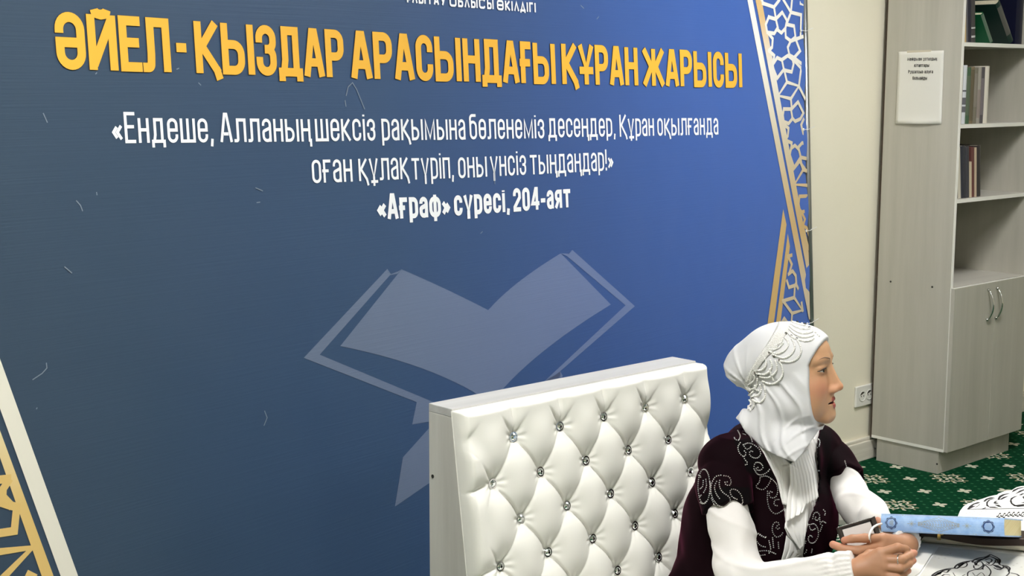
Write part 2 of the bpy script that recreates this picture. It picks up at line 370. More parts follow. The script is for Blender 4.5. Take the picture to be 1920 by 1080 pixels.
LOW = {
 'е': low(.27, [(0,.52),(1,.52),(1,1,.5),(0,1,.5),(0,0,.5),(1,0,.5),(1,.32)]), 'н': low(.27, [(0,1),(0,0)], [(1,1),(1,0)], [(0,.53),(1,.53)]),
 'д': low(.36, [(.1,0),(.2,.3),(.2,1),(.84,1),(.84,0)], [(-.02,-.22),(-.02,.0),(1.02,.0),(1.02,-.22)]),
 'ш': low(.44, [(0,1),(0,0),(1,0),(1,1)], [(.5,1),(.5,0)]), 'л': low(.33, [(-.08,0),(.22,0,.14),(.22,1),(1,1),(1,0)]),
 'а': low(.25, [(0,.72),(0,1,.5),(1,1,.5),(1,0)], [(1,.62),(.0,.45,.25),(0,0,.5),(1,.0,.4),(1,.25)]),
 'ы': low(.44, [(0,1),(0,0),(.6,0,.42),(.6,.58,.42),(0,.58)], [(1,1),(1,0)]),
 'ң': low(.28, [(0,1),(0,0)], [(1,1),(1,0),(1.16,0),(1.16,-.26)], [(0,.53),(1,.53)]), 'к': low(.29, [(0,1),(0,0)], [(.95,1),(.2,.53),(1,0)]),
 'қ': low(.30, [(0,1),(0,0)], [(.92,1),(.2,.53),(1,.02),(1.15,-.24)]), 'с': low(.27, [(1,.66),(1,1,.5),(0,1,.5),(0,0,.5),(1,0,.5),(1,.34)]),
 'і': low(.001, [(0,1),(0,0)], [(0,1.2),(0,1.30)]), 'з': low(.26, [(0,.68),(0,1,.5),(1,1,.5),(1,.53,.4),(.4,.53)], [(.4,.53),(1,.53,.4),(1,0,.5),(0,0,.5),(0,.34)]),
 'р': low(.27, [(0,-.27),(0,1),(1,1,.5),(1,0,.5),(0,0)]), 'м': low(.40, [(0,0),(0,1),(.5,.05),(1,1),(1,0)]),
 'б': low(.27, [(.9,1.27),(0,1.27,.4),(0,0,.5),(1,0,.5),(1,.9,.5),(0,.9,.4),(0,.5)]), 'ө': low(.27, [(.5,1),(1,1,.5),(1,0,.5),(0,0,.5),(0,1,.5),(.5,1)], [(0,.52),(1,.52)]),
 'о': low(.27, [(.5,1),(1,1,.5),(1,0,.5),(0,0,.5),(0,1,.5),(.5,1)]), 'ғ': low(.22, [(1,1),(0,1),(0,0)], [(-.2,.52),(.8,.52)]),
 'ү': low(.30, [(0,1),(.5,.1),(1,1)], [(.5,.15),(.5,-.26)]), 'ұ': low(.30, [(0,1),(.5,.1),(1,1)], [(.5,.15),(.5,-.28)], [(.05,-.12),(.95,-.12)]),
 'т': low(.30, [(0,1),(1,1)], [(.5,1),(.5,0)]), 'п': low(.28, [(0,0),(0,1),(1,1),(1,0)]), 'и': low(.28, [(0,1),(0,0)], [(0,.02),(1,.98)], [(1,1),(1,0)]),
 'ф': low(.42, [(.5,1),(1,1,.5),(1,0,.5),(0,0,.5),(0,1,.5),(.5,1)], [(.5,1.25),(.5,-.26)]), 'й': low(.28, [(0,1),(0,0)], [(.04,.02),(.96,.98)], [(1,1),(1,0)], [(.3,1.28),(.5,1.2),(.7,1.28)]), 'у': low(.30, [(0,1),(.52,.15)], [(1,1),(.35,-.27)]), 'М': gl(.44, [(0,0),(0,1),(.5,.2),(1,1),(1,0)]),
 'я': low(.27, [(1,0),(1,1),(0,1,.45),(0,.45,.45),(1,.45)], [(.5,.45),(0,0)]),
 '«': low(.24, [(.5,.66),(.05,.42),(.5,.16)], [(1,.66),(.55,.42),(1,.16)]), '»': low(.24, [(.0,.66),(.45,.42),(.0,.16)], [(.5,.66),(.95,.42),(.5,.16)]),
 ',': low(.03, [(.8,.10),(0,-.2)]), '!': low(.001, [(0,1.25),(0,.35)], [(0,.12),(0,0)]), '-': low(.14, [(0,.48),(1,.48)]),
 '2': gl(.28, [(0,.7),(0,1,.5),(1,1,.5),(1,.62),(0,.12),(0,0),(1,0)]), '0': gl(.27, [(.5,1),(1,1,.5),(1,0,.5),(0,0,.5),(0,1,.5),(.5,1)]), '4': gl(.32, [(.8,0),(.8,1),(.62,1),(0,.25),(1.05,.25)]),
}
def put_word(fl, word, S0, S1, H, T, font, c=None, gap=.085, slant=0.0, mi=0, grow=0.0, rounds=1.0):
    """word between baseline points S0,S1 (banner coordinates), cap height H, stroke T (fraction of H)"""
    gs = []; x = 0.0
    for ch in word:
        g = font.get(ch) or LOW.get(ch) or CAPS.get(ch)
        gs.append((x, g, ch)); x += g[0] + T + gap
    tot = x - gap
    ex = (S1-S0)/tot; k = np.linalg.norm(ex)/H       # horizontal squeeze
    for x0, (W, paths), ch_ in gs:
        for p in paths:
            q = []
            for pt in p:
                px = x0 + T/2 + pt[0]*W; py = T/2 + pt[1]*(1-T)
                if len(pt) > 2: q.append((px*k, py, pt[2]*min(max(W, .1)*k, .45)*1.0))
                else: q.append((px*k, py))
            rp = round_path(q); fl.n += 1; base_ = fl.off
            top_ = .79 if font.get(ch_) is LOW.get(ch_) and ch_ not in '204' else 1.0
            def cap_end(a, b_):
                if abs(a[1]-b_[1]) > abs(a[0]-b_[0])*.5: return T*.47 if (a[1] < .002 or abs(a[1]-top_) < .01) else 0.0
                return T*.47 if (a[0] < .002 or a[0] > .8) else 0.0
            ee = (cap_end(p[0], p[1])+grow/2, cap_end(p[-1], p[-2])+grow/2)
            tt = T*(1+k)/2*1.0 + grow
            RQ = ribbon2d(rp, tt, ext=ee)
            for iq, Q in enumerate(RQ):
                fl.off = base_+(fl.n % 8)*5e-5+iq/len(RQ)*4e-5
                fl.poly([S0 + ex/k*a[0] + np.array([slant*a[1]*H, a[1]*H]) for a in Q], mi, c)
            fl.off = base_
def T2(bot, top): return abs(b2(*top)[1]-b2(*bot)[1])
m_gold = mat('gold_print', lin((232, 176, 62)), 0.45, spec=0.4)
m_goldsh = mat('dark_print_edge', (0.03, 0.025, 0.03), 0.5, spec=0.3)
m_white = mat('white_print', (0.86, 0.88, 0.92), 0.45, spec=0.4)
tl = Flat(.0026); ts = Flat(.0012)
HT = [T2((106, 129), (98.5, 21)), T2((657.5, 147.2), (651, 57.5)), T2((1052.9, 158), (1049.5, 81.5)), T2((1204.7, 161), (1203, 90.5))]
for wd, a, e, H in (('ӘЙЕЛ-ҚЫЗДАР', (106, 129.5), (646, 146), HT[0]), ('АРАСЫНДАҒЫ', (657.5, 147.2), (1042, 158), HT[1]), ('ҚҰРАН', (1052.9, 158), (1196.3, 160.6), HT[2]), ('ЖАРЫСЫ', (1204.7, 161), (1391.3, 164), HT[3])):
    put_word(tl, wd, b2(*a), b2(*e), H, .16, CAPS, gap=.035)
    put_word(ts, wd, b2(*a), b2(*e), H, .16, CAPS, gap=.035, grow=.010)
tb = tl.m; tb.v += [];
ob = len(tb.v); tb.v += ts.m.v; tb.f += [tuple(i+ob for i in f) for f in ts.m.f]; tb.mi += [1]*len(ts.m.f)
mesh('title_lettering', tb.v, tb.f, [m_gold, m_goldsh], banner, mi=tb.mi)['label'] = 'gold capital letters of the title'
vl = Flat(.0014)
H1 = T2((228.6, 268), (224, 209.7)); H1b = T2((1160.5, 256.6), (1160, 215))
def hmix(x): return H1 + (H1b-H1)*(x-228)/(1160-228)
for wd, a, e in (('«Ендеше,', (210, 268.5), (400.8, 266.8)), ('Алланың', (412.6, 266.7), (582.5, 265.4)), ('шексіз', (591, 265), (703.8, 263.5)), ('рақымына', (715.5, 263.4), (872.5, 261.7)),
                 ('бөленеміз', (880, 261.2), (1020.5, 259.2)), ('десеңдер,', (1027.5, 257.8), (1154, 255.5)), ('Құран', (1161.4, 256.6), (1226, 254.5)), ('оқылғанда', (1232, 254.5), (1346.5, 252.2))):
    put_word(vl, wd, b2(*a), b2(*e), hmix(a[0]), .098, dict(LOW, **{k: CAPS[k] for k in 'ЕАҚ'}), gap=.075)
H2 = T2((585, 343.5), (583, 300.6))/.80
for wd, a, e in (('оған', (585, 343.5), (661, 340.6)), ('құлақ', (672.5, 339.7), (766, 335.5)), ('түріп,', (772, 337), (851, 334)), ('оны', (859, 334.3), (913, 331.2)), ('үнсіз', (919, 331), (986.5, 327.5)), ('тыңдаңдар!»', (993.5, 327.5), (1150, 319))):
    put_word(vl, wd, b2(*a), b2(*e), H2, .095, LOW, gap=.075)
H3 = T2((730, 412.3), (727, 364.5))
for wd, a, e in (('«Ағраф»', (707, 412), (844.5, 405.5)), ('сүресі,', (851, 404.5), (956, 397)), ('204-аят', (962, 396.8), (1070, 388.5))):
    put_word(vl, wd, b2(*a), b2(*e), H3, .165, dict(LOW, А=CAPS['А']), gap=.055)
mesh('verse_lettering', vl.m.v, vl.m.f, [m_white], banner)['label'] = 'white verse lettering in three lines'
hl = Flat(.0022)
HC = dict(CAPS); HC['Л'] = gl(.34, [(0,0),(.5,1),(1,0)]); HC['Д'] = gl(.38, [(.1,.05),(.5,1),(.9,.05)], [(-.02,-.16),(-.02,.04),(1.02,.04),(1.02,-.16)])
HC['Ы'] = gl(.5, [(0,1),(0,0),(.6,0,.3),(.6,.58,.3),(0,.58)], [(1,1),(1,0)]); HC['С'] = gl(.5, [(.95,.8),(.8,1,.5),(0,1,.5),(0,0,.5),(.8,0,.5),(.95,.2)])
HC['Ұ'] = gl(.42, [(0,1),(.5,.42),(1,1)], [(.5,.45),(.5,0)], [(.1,.3),(.9,.3)])
HH = T2((1003.5, 23.4), (1003.5, 5.8))
for wd, a, e in (('ӨКІЛДІГІ', (930.6, 18.4), (1004, 23.4)), ('ОБЛЫСЫ', (841.5, 11.6), (925, 17.5)), ('ҰЛЫТАУ', (757, 4.2), (835, 10.4))):
    put_word(hl, wd, b2(*a), b2(*e), HH, .16, HC, gap=.09)
mesh('header_lettering', hl.m.v, hl.m.f, [m_white], banner)['label'] = 'small white header line at the top'

# --- open book on its stand, printed as a paler tint
em = Flat(.0008)
def ez(x, y): return b2(540+x/2, 440+y/2)
def curve(a, c, b_, n=10):
    a, c, b_ = map(np.array, (a, c, b_)); return [(1-t)**2*a+2*t*(1-t)*c+t*t*b_ for t in np.linspace(0, 1, n)]
def quadstrip(A, Bq):
    for i in range(len(A)-1): em.poly([ez(*A[i]), ez(*A[i+1]), ez(*Bq[i+1]), ez(*Bq[i])], 0, lambda q: print_col(q[0], q[1]))
quadstrip(curve((425, 130), (600, 205), (750, 283), 14), curve((195, 418), (560, 490), (760, 632), 14))
quadstrip(curve((750, 283), (840, 180), (1022, 70), 14), curve((760, 632), (900, 450), (1210, 262), 14))
for P in ([(372, 128), (58, 462), (118, 450), (385, 148)], [(372, 128), (385, 148), (412, 138), (425, 130), (410, 146), (380, 152)], [(58, 462), (482, 628), (620, 690), (640, 665), (545, 628), (118, 450)],
          [(482, 628), (620, 690), (560, 695), (465, 712)], [(430, 835), (560, 690), (700, 740), (560, 910), (400, 1020)],
          [(1065, 57), (1300, 268), (1265, 265), (1045, 80)], [(1022, 70), (1045, 80), (1065, 57), (1058, 72)], [(1300, 268), (1265, 265), (955, 555), (850, 660), (900, 660), (1020, 530), (1020, 512)],
          [(1020, 512), (1030, 530), (950, 640), (900, 660), (955, 555)]):
    em.poly([ez(*q) for q in P], 0, lambda q: print_col(q[0], q[1]))
mesh('book_emblem', em.m.v, em.m.f, [m_print_l], banner, col=np.array(em.m.c))['label'] = 'pale blue open book on a stand printed below the verse'

# --- gold girih corners
GOLD = [(2.2, (0.86, 0.84, 0.80)), (1.75, (0.84, 0.82, 0.77)), (1.4, (0.62, 0.54, 0.38)), (1.1, (0.60, 0.40, 0.17)), (0.85, (0.66, 0.55, 0.38)), (0.5, (0.55, 0.5, 0.4))]
def gold_r(q):
    ks = [k[0] for k in GOLD][::-1]
    return [float(np.interp(q[1], ks, [k[1][i] for k in GOLD][::-1])) for i in range(3)]
def gold_tan(q): return [0.62, 0.42, 0.17]
def gold_band(q):      # inner stripe is more golden near the top
    a = np.array(gold_r(q)); k = max(0, min(1, (q[1]-1.72)/.12)); return list(a*(1-k)+np.array([.70, .48, .22])*k)
og = Flat(.0014)
def zz(P, ox, oy, k): return [b2(ox+x/k, oy+y/k) for x, y in P]
def ext(a, b_, y): a, b_ = np.array(a, float), np.array(b_, float); return tuple(a+(b_-a)*(y-a[1])/(b_[1]-a[1]))
def stripe(L0, L1, R0, R1, y0, y1, c, n=14):
    ys = np.linspace(y0, y1, n); og.off += 4e-5
    for a, b_ in zip(ys[:-1], ys[1:]):
        og.poly([b2(*ext(L0, L1, a)), b2(*ext(R0, R1, a)), b2(*ext(R0, R1, b_)), b2(*ext(L0, L1, b_))], 0, c)
stripe((1400.7, 0), (1516.4, 599), (1410.5, 0), (1516, 543), -120, 599, gold_r)
stripe((1416, 0), (1516, 527), (1427.4, 0), (1514, 465), -120, 530, gold_band)
og.poly([b2(1467.8, 392), b2(1474, 421), b2(1449.8, 611), b2(1438, 611)], 0, gold_tan)
stripe((1438, 611), (1408, 800), (1449.8, 611), (1424, 800), 611, 800, gold_r, 5)
og.poly([b2(1476.5, 438), b2(1480.5, 462), b2(1462, 611), b2(1453.6, 611)], 0, gold_tan)
stripe((1453.6, 611), (1430, 800), (1462, 611), (1440, 800), 611, 800, gold_r, 5)
GW = .0138
def girih(P, ox, oy, k, wd=GW, c=gold_r, tri=None):
    for Q in ribbon2d(round_path([(*q,) for q in P]) if any(len(q) > 2 for q in P) else [np.array(q) for q in zz(P, ox, oy, k)], wd, ext=wd*.42):
        og.off += 3e-6; og.poly(Q, 0, c)
UP = [[(165,20),(238,45),(272,0)],[(238,45),(250,120)],[(205,108),(250,122),(262,175),(240,212),(195,205),(186,155),(205,108)],[(250,120),(290,78),(320,130),(310,180),(285,208),(262,190)],
 [(298,0),(345,78),(318,150)],[(345,75),(352,0)],[(345,78),(410,95),(406,225)],[(320,155),(365,165),(374,235),(345,260),(312,235),(310,180)],[(345,260),(420,232)],[(345,258),(325,300),(335,348),(365,365),(403,322),(378,255)],
 [(365,365),(415,405),(430,470)],[(205,215),(230,245),(226,298),(205,322)],[(205,320),(240,352),(232,395)],[(232,405),(258,365),(288,380),(300,440),(258,495),(232,430)],[(288,378),(325,352),(355,375),(362,405),(350,455),(305,445)],
 [(303,445),(320,520),(265,605),(345,625),(395,545),(320,520)],[(395,545),(435,625)],[(345,625),(350,690)],[(362,380),(410,432),(395,545)],[(300,690),(345,690),(355,750),(330,782),(300,770),(294,730),(300,690)],
 [(348,690),(390,645),(424,715),(405,752),(372,768),(352,745)],[(300,788),(330,812),(325,860),(305,885)],[(425,755),(410,790),(422,842),(440,855)],[(305,885),(350,905),(345,945)],[(345,940),(370,920),(395,945),(407,995),(365,1060),(338,980),(345,940)],
 [(395,928),(415,905),(440,905)],[(405,995),(440,1003)],[(405,997),(412,1040),(440,1080)],[(405,20),(420,25)],[(160,0),(170,22)]]
MID = [[(275,30),(295,55),(335,5)],[(335,5),(355,62),(300,155),(382,160)],[(355,62),(385,70)],[(385,228),(332,230),(324,300),(345,330),(385,318)],[(345,330),(366,375),(355,412)],[(350,415),(378,430),(390,470)],[(362,450),(378,520),(390,560)],
 [(255,610),(282,602)],[(262,615),(283,660),(270,705)],[(262,722),(288,702),(308,732),(312,790),(265,806),(252,765)],[(308,780),(322,812)],[(302,795),(298,870),(225,892)],[(298,870),(350,950),(285,970),(228,892)],[(285,970),(280,1040)],[(215,1035),(235,1002),(255,1030)],[(345,905),(352,952)]]
for P in UP: girih(P, 1380, 0, 3.375)
for P in MID: girih(P, 1400, 300, 3.375)
mo = mat('gold_foil_print', (1, 1, 1), 0.45, spec=0.4); attr_color(mo)
mesh('border_ornament', og.m.v, og.m.f, [mo], banner, col=np.array(og.m.c))['label'] = 'gold and cream stripes with girih lattice at the right edge'
og = Flat(.0014)
# left corner
def cream(q): return [0.74, 0.71, 0.62]
def gold_l(q): return [0.68, 0.47, 0.17]
def gold_l2(q): k = max(0, min(1, (q[1]-.78)/.2)); return [.68+.06*k, .47+.16*k, .17+.22*k]
stripe((0, 768), (113, 1080), (0, 674.6), (145.8, 1080), 430, 1240, cream)
stripe((0, 860), (77.4, 1080), (0, 809), (99.8, 1080), 470, 1240, gold_l2)
LC = [[(-120,600),(-40,640),(35,632)],[(35,645),(12,680),(10,715),(45,752)],[(-90,735),(0,740),(45,755),(75,762),(64,872),(-40,888)],[(-60,975),(145,950),(0,1100)],[(-60,975),(-160,860),(-40,888)],[(130,1075),(150,1085)],[(0,1100),(-60,1200)],[(140,1090),(170,1180)]]
for P in LC: girih(P, 0, 640, 2.455, .017, gold_l)
mesh('border_ornament', og.m.v, og.m.f, [mo], banner, col=np.array(og.m.c))['label'] = 'gold and cream stripes with girih lattice in the lower left corner'
# --- scuffs and fold lines worn into the vinyl
sc = Flat(.0018)
for P in ([(648,180),(652,163),(660,155),(668,168),(683,205)],[(646,188),(648,200)],[(80,212),(88,230)],[(86,680),(87,690),(78,700),(60,712)],[(1118,36),(1122,31)],[(478,352),(492,358)],[(480,380),(487,379)],[(494,798),(500,783),(495,770)],[(181,366),(180,360)],[(142,376),(150,385),(154,396)],[(120,500),(134,512)],[(178,139),(181,136)],[(69,764),(67,767)],[(1088,10),(1094,16)],[(330,130),(335,128)],[(371,155),(376,160)],[(900,438),(904,434)],[(926,315),(927,345)]):
    q = [b2(x, y) for x, y in P]
    for Q in ribbon2d(q, .0022): sc.poly(Q, 0)
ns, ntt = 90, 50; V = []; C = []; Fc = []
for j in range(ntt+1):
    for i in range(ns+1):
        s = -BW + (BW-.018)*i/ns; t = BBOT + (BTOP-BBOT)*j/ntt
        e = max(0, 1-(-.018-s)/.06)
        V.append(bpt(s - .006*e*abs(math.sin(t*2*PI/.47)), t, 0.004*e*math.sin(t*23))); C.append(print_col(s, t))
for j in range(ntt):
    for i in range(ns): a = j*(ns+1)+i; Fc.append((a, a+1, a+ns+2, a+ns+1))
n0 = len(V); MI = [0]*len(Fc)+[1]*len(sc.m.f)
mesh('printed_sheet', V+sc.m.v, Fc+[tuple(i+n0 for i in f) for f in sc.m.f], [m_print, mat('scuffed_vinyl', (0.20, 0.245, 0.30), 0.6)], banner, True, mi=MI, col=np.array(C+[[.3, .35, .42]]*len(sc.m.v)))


# --- frame tubes, ties
m_tube = mat('galvanised_tube', (0.42, 0.43, 0.44), 0.28, metal=0.9)
for nm, P in (('right_post', [(0.010, 0.0), (0.010, BTOP+.03)]), ('left_post', [(-BW-.02, 0), (-BW-.02, BTOP+.03)]), ('top_rail', [(-BW-.02, BTOP+.03), (.010, BTOP+.03)]), ('bottom_rail', [(-BW-.02, BBOT-.05), (.010, BBOT-.05)])):
    MB().tube([bpt(s, t, -.012) for s, t in P], .0125, 14).build({'right_post': 'post', 'left_post': 'post', 'top_rail': 'rail', 'bottom_rail': 'rail'}[nm], m_tube, banner, True)
m_foot = mat('grey_foot_plate', (0.34, 0.34, 0.29), 0.5)
for s in (0.0, -BW-.02):        # low base plates reaching into the room
    c0 = bpt(s, 0, -.012); fd = np.array([-.62, -.78, 0]); fd /= np.linalg.norm(fd); fn_ = np.array([-fd[1], fd[0], 0])
    P = [c0-fd*.06-fn_*.05, c0-fd*.06+fn_*.05, c0+fd*.34+fn_*.05, c0+fd*.34-fn_*.05]
    MB().add([(p[0], p[1], 0) for p in P]+[(p[0], p[1], .022) for p in P], [(3, 2, 1, 0), (4, 5, 6, 7), (0, 1, 5, 4), (1, 2, 6, 5), (2, 3, 7, 6), (3, 0, 4, 7)]).build('foot', m_foot, banner, bevel=.002)
m_tie = mat('white_nylon', (0.85, 0.85, 0.83), 0.4)
for (x, y) in ((1500, 57), (1505, 243), (1510, 433), (1512, 607)):
    s, t = b2(x, y); g = MB()
    ring = [bpt(s+.004*math.cos(a), t+.004*math.sin(a), .004) for a in np.linspace(0, 2*PI, 9)]
    g.tube(ring, .0018, 6)
    g.tube([bpt(s, t, .004), bpt(-.008, t-.001, .0035), bpt(.006, t+.002, .003), bpt(.014, t+.004, -.008), bpt(.006, t+.004, -.028)], .0013, 6)
    g.tube([bpt(.006, t+.002, .003), bpt(.03, t+.01, .012)], .0011, 6)
    g.build('cable_tie', m_tie, banner, True)
# ------------------------------------------------------------------ bookcase
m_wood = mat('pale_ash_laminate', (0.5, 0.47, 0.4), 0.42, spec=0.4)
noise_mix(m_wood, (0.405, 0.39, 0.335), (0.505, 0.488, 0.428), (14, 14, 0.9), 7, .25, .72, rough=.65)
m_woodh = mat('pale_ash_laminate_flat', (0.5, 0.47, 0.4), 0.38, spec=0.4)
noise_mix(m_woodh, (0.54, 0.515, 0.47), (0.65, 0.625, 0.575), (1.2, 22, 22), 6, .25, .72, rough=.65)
m_edge = mat('white_edge_band', (0.86, 0.85, 0.80), 0.4)
m_hole = mat('screw_hole', (0.03, 0.028, 0.025), 0.8)
m_chrome = mat('chrome', (0.75, 0.75, 0.74), 0.12, metal=1.0)
BX, BY, BD, BWD, ZB, ZTOP, TH = 5.333, 3.121, 0.352, 0.624, 0.100, 2.12, 0.016
BX1, BY1 = BX+BWD, BY+BD
bc = empty('bookcase', (BX+BWD/2, BY+BD/2, 0), 'tall pale ash open bookcase with two doors below standing against the cream wall', 'bookcase')
def panel(nm, a, b_, mats=m_wood, parent=bc, bev=.0012):
    return MB().box(*a, *b_).build(nm, mats, parent, bevel=bev)
def framed_side(x0):
    g = MB().box(x0, BY+.001, ZB, x0+TH, BY1, ZTOP)
    g.box(x0, BY-.0008, ZB, x0+TH, BY+.001, ZTOP, 1)
    g.box(x0-.0006, BY, ZB-.0006, x0+TH, BY1, ZB+.012, 1)
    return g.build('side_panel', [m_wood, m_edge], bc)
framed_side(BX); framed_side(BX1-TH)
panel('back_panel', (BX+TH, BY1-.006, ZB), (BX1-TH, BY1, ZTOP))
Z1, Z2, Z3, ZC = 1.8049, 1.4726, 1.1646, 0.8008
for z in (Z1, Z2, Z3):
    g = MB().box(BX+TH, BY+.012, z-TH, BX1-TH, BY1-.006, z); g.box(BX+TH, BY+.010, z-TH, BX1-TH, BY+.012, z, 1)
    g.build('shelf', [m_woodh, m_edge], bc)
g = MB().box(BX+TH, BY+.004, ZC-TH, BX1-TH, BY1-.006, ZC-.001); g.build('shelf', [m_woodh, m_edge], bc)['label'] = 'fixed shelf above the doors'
MB().box(BX+.001, BY1-.0005, ZB, BX1-.001, BY1+.007, ZTOP).build('gap_shade_board', mat('gap_shade_brown', (.055, .036, .024), .8), bc)['label'] = 'dark brown strip added as the shade of the wall gap'  # added dark board: paints the shade of the gap between bookcase and wall
panel('bottom_panel', (BX+TH, BY+.02, ZB), (BX1-TH, BY1-.006, ZB+TH)); panel('top_panel', (BX, BY, ZTOP), (BX1, BY1, ZTOP+TH))
XS = BX+.3348
for (a, b_, hx) in ((BX+.002, XS-.0012, 5.601), (XS+.0012, BX1-.002, 5.675)):
    g = MB().box(a, BY-.018, ZB+.001, b_, BY-.0015, ZC-.003); g.box(a, BY-.0186, ZC-.0036, b_, BY-.0015, ZC-.0022, 1)
    d = g.build('door', [m_wood, m_edge], bc, bevel=.001)
    hz0, hz1 = .640, .768; y0 = BY-.018; P = []
    for k in range(15):
        t = k/14; P.append((hx, y0-.006-.024*math.sin(PI*t)**.8, hz0+(hz1-hz0)*t))
    h = MB().tube(P, [.0038+.0012*math.sin(PI*k/14) for k in range(15)], 8)
    for z in (hz0, hz1): h.tube([(hx, y0, z), (hx, y0-.009, z)], .006, 10)
    h.build('handle', m_chrome, d, True)['label'] = 'chrome bow handle'
# plinth
g = MB().box(BX+.006, BY+.025, 0, BX+.006+TH, BY1-.025, ZB).box(BX1-.027-TH, BY+.025, 0, BX1-.027, BY1-.025, ZB).box(BX+.006+TH, BY+.026, 0, BX1-.027-TH, BY+.042, ZB)
g.build('plinth', m_wood, bc)
for (x, y, X_) in ((1670, 528, BX), (1748, 538, BX), (1641, 841, BX+.006), (1757, 870, BX+.006)):
    p = at_x(x, y, X_); MB().tube([(X_-.0012, p[1], p[2]), (X_+.001, p[1], p[2])], .0042, 10).build('screw_hole', m_hole, bc)

# notice taped to the side panel
m_paper = mat('white_paper', (0.74, 0.73, 0.68), 0.8)
pn = empty('paper_notice', (BX-.002, 3.305, 1.62), 'white paper notice with black lettering taped on the bookcase side panel', 'notice')
PC = [at_x(x, y, BX-.002) for x, y in ((1684, 97), (1770, 94.5), (1680, 232), (1765, 232.5))]
def ppt(a, b_):     # a across 0..1 left->right, b down
    q = (1-b_)*((1-a)*PC[0]+a*PC[1]) + b_*((1-a)*PC[2]+a*PC[3]); lift = .010*max(0, (b_-.86)/.14)**2*math.sin(PI*min(1, max(0, a))) + .004*max(0, 1-a*7)*b_
    return q + np.array([-lift, 0, 0])
V = [ppt(i/14, j/20) for j in range(21) for i in range(15)]; Fq = [(j*15+i, j*15+i+1, j*15+i+16, j*15+i+15) for j in range(20) for i in range(14)]
o = mesh('sheet', V, Fq, m_paper, pn, True); sm = o.modifiers.new('s', 'SOLIDIFY'); sm.thickness = .0003
m_ink = mat('black_ink', (0.03, 0.03, 0.03), 0.7)
class PaperText:          # letters laid on the sheet: metres across / up from the left of the line
    def __init__(s): s.off = 0.0; s.n = 0; s.v = []; s.f = []
    def poly(s, P, mi=0, c=None):
        b_ = len(s.v)
        for p in P:
            q = s.c+np.array([-.0009-s.off*.6, -p[0], p[1]]); s.v.append(tuple(q))
        s.f.append(tuple(range(b_, b_+len(P))))
pt = PaperText()
NL = dict(LOW, **{k: CAPS[k] for k in 'МР' if k in CAPS})
for words, b_, x0 in (((('Мейірман', .068), ('ұстаздың', .064)), .105, .215), ((('кітаптары', .070),), .192, .37), ((('Рұқсатсыз', .070), ('алуға', .040)), .279, .245), ((('болмайды', .068),), .366, .345)):
    x = x0*.215
    for wd, wl in words:
        pt.c = ppt(0, b_); pt.c = np.array([pt.c[0], pt.c[1]-x, pt.c[2]-.006])
        put_word(pt, wd, np.array([0., 0.]), np.array([wl, 0.]), .0135, .15, NL, gap=.10); x += wl+.0065
mesh('notice_lettering', pt.v, pt.f, m_ink, pn)['label'] = 'black printed lettering'
m_tape = mat('clear_tape', (0.60, 0.55, 0.44), 0.3)
V = [ppt(.2, -.012)+np.array([-.0008, 0, 0]), ppt(.74, -.012)+np.array([-.0008, 0, 0]), ppt(.72, .012)+np.array([-.0008, 0, 0]), ppt(.2, .02)+np.array([-.0008, 0, 0])]
mesh('tape_strip', V, [(0, 1, 2, 3)], m_tape, pn)['label'] = 'strip of clear tape'

# power outlet
po = empty('power_outlet', (5.26, WALLY, .295), 'white double power outlet low on the cream wall beside the bookcase', 'power outlet')
m_plast = mat('white_plastic', (0.78, 0.77, 0.72), 0.35)
ox = at_y(1605.5, 748, WALLY-.012)[0]; oz = at_y(1620, 742, WALLY-.012)[2]
MB().box(ox, WALLY-.012, oz-.046, ox+.14, WALLY, oz+.046).build('cover_plate', m_plast, po, bevel=.004, seg=3)
m_dark = mat('dark_recess', (0.05, 0.045, 0.04), 0.7)
for cx in (ox+.045, ox+.097):
    g = MB(); n = 24; yf = WALLY-.0135
    for r0_, r1_, ya, yb, mi in ((.024, .0215, yf, yf-.002, 0), (.0215, .0205, yf-.002, yf+.0005, 0)):
        v = [(cx+r*math.cos(2*PI*k/n), yy, oz+r*math.sin(2*PI*k/n)) for r, yy in ((r0_, ya), (r1_, yb)) for k in range(n)]
        g.add(v, [(k, (k+1) % n, n+(k+1) % n, n+k) for k in range(n)], mi)
    g.add([(cx+.0205*math.cos(2*PI*k/n), yf+.0005, oz+.0205*math.sin(2*PI*k/n)) for k in range(n)], [tuple(range(n))], 0)
    for dx in (-.0095, .0095): g.tube([(cx+dx, yf-.0003, oz), (cx+dx, yf+.002, oz)], .003, 10, 1)
    g.add([(cx+.0195*math.cos(a), yf+.0002, oz+.0195*math.sin(a)) for a in np.linspace(.25*PI, .95*PI, 10)], [tuple(range(10))], 1)
    g.build('socket', [m_plast, m_dark], po)

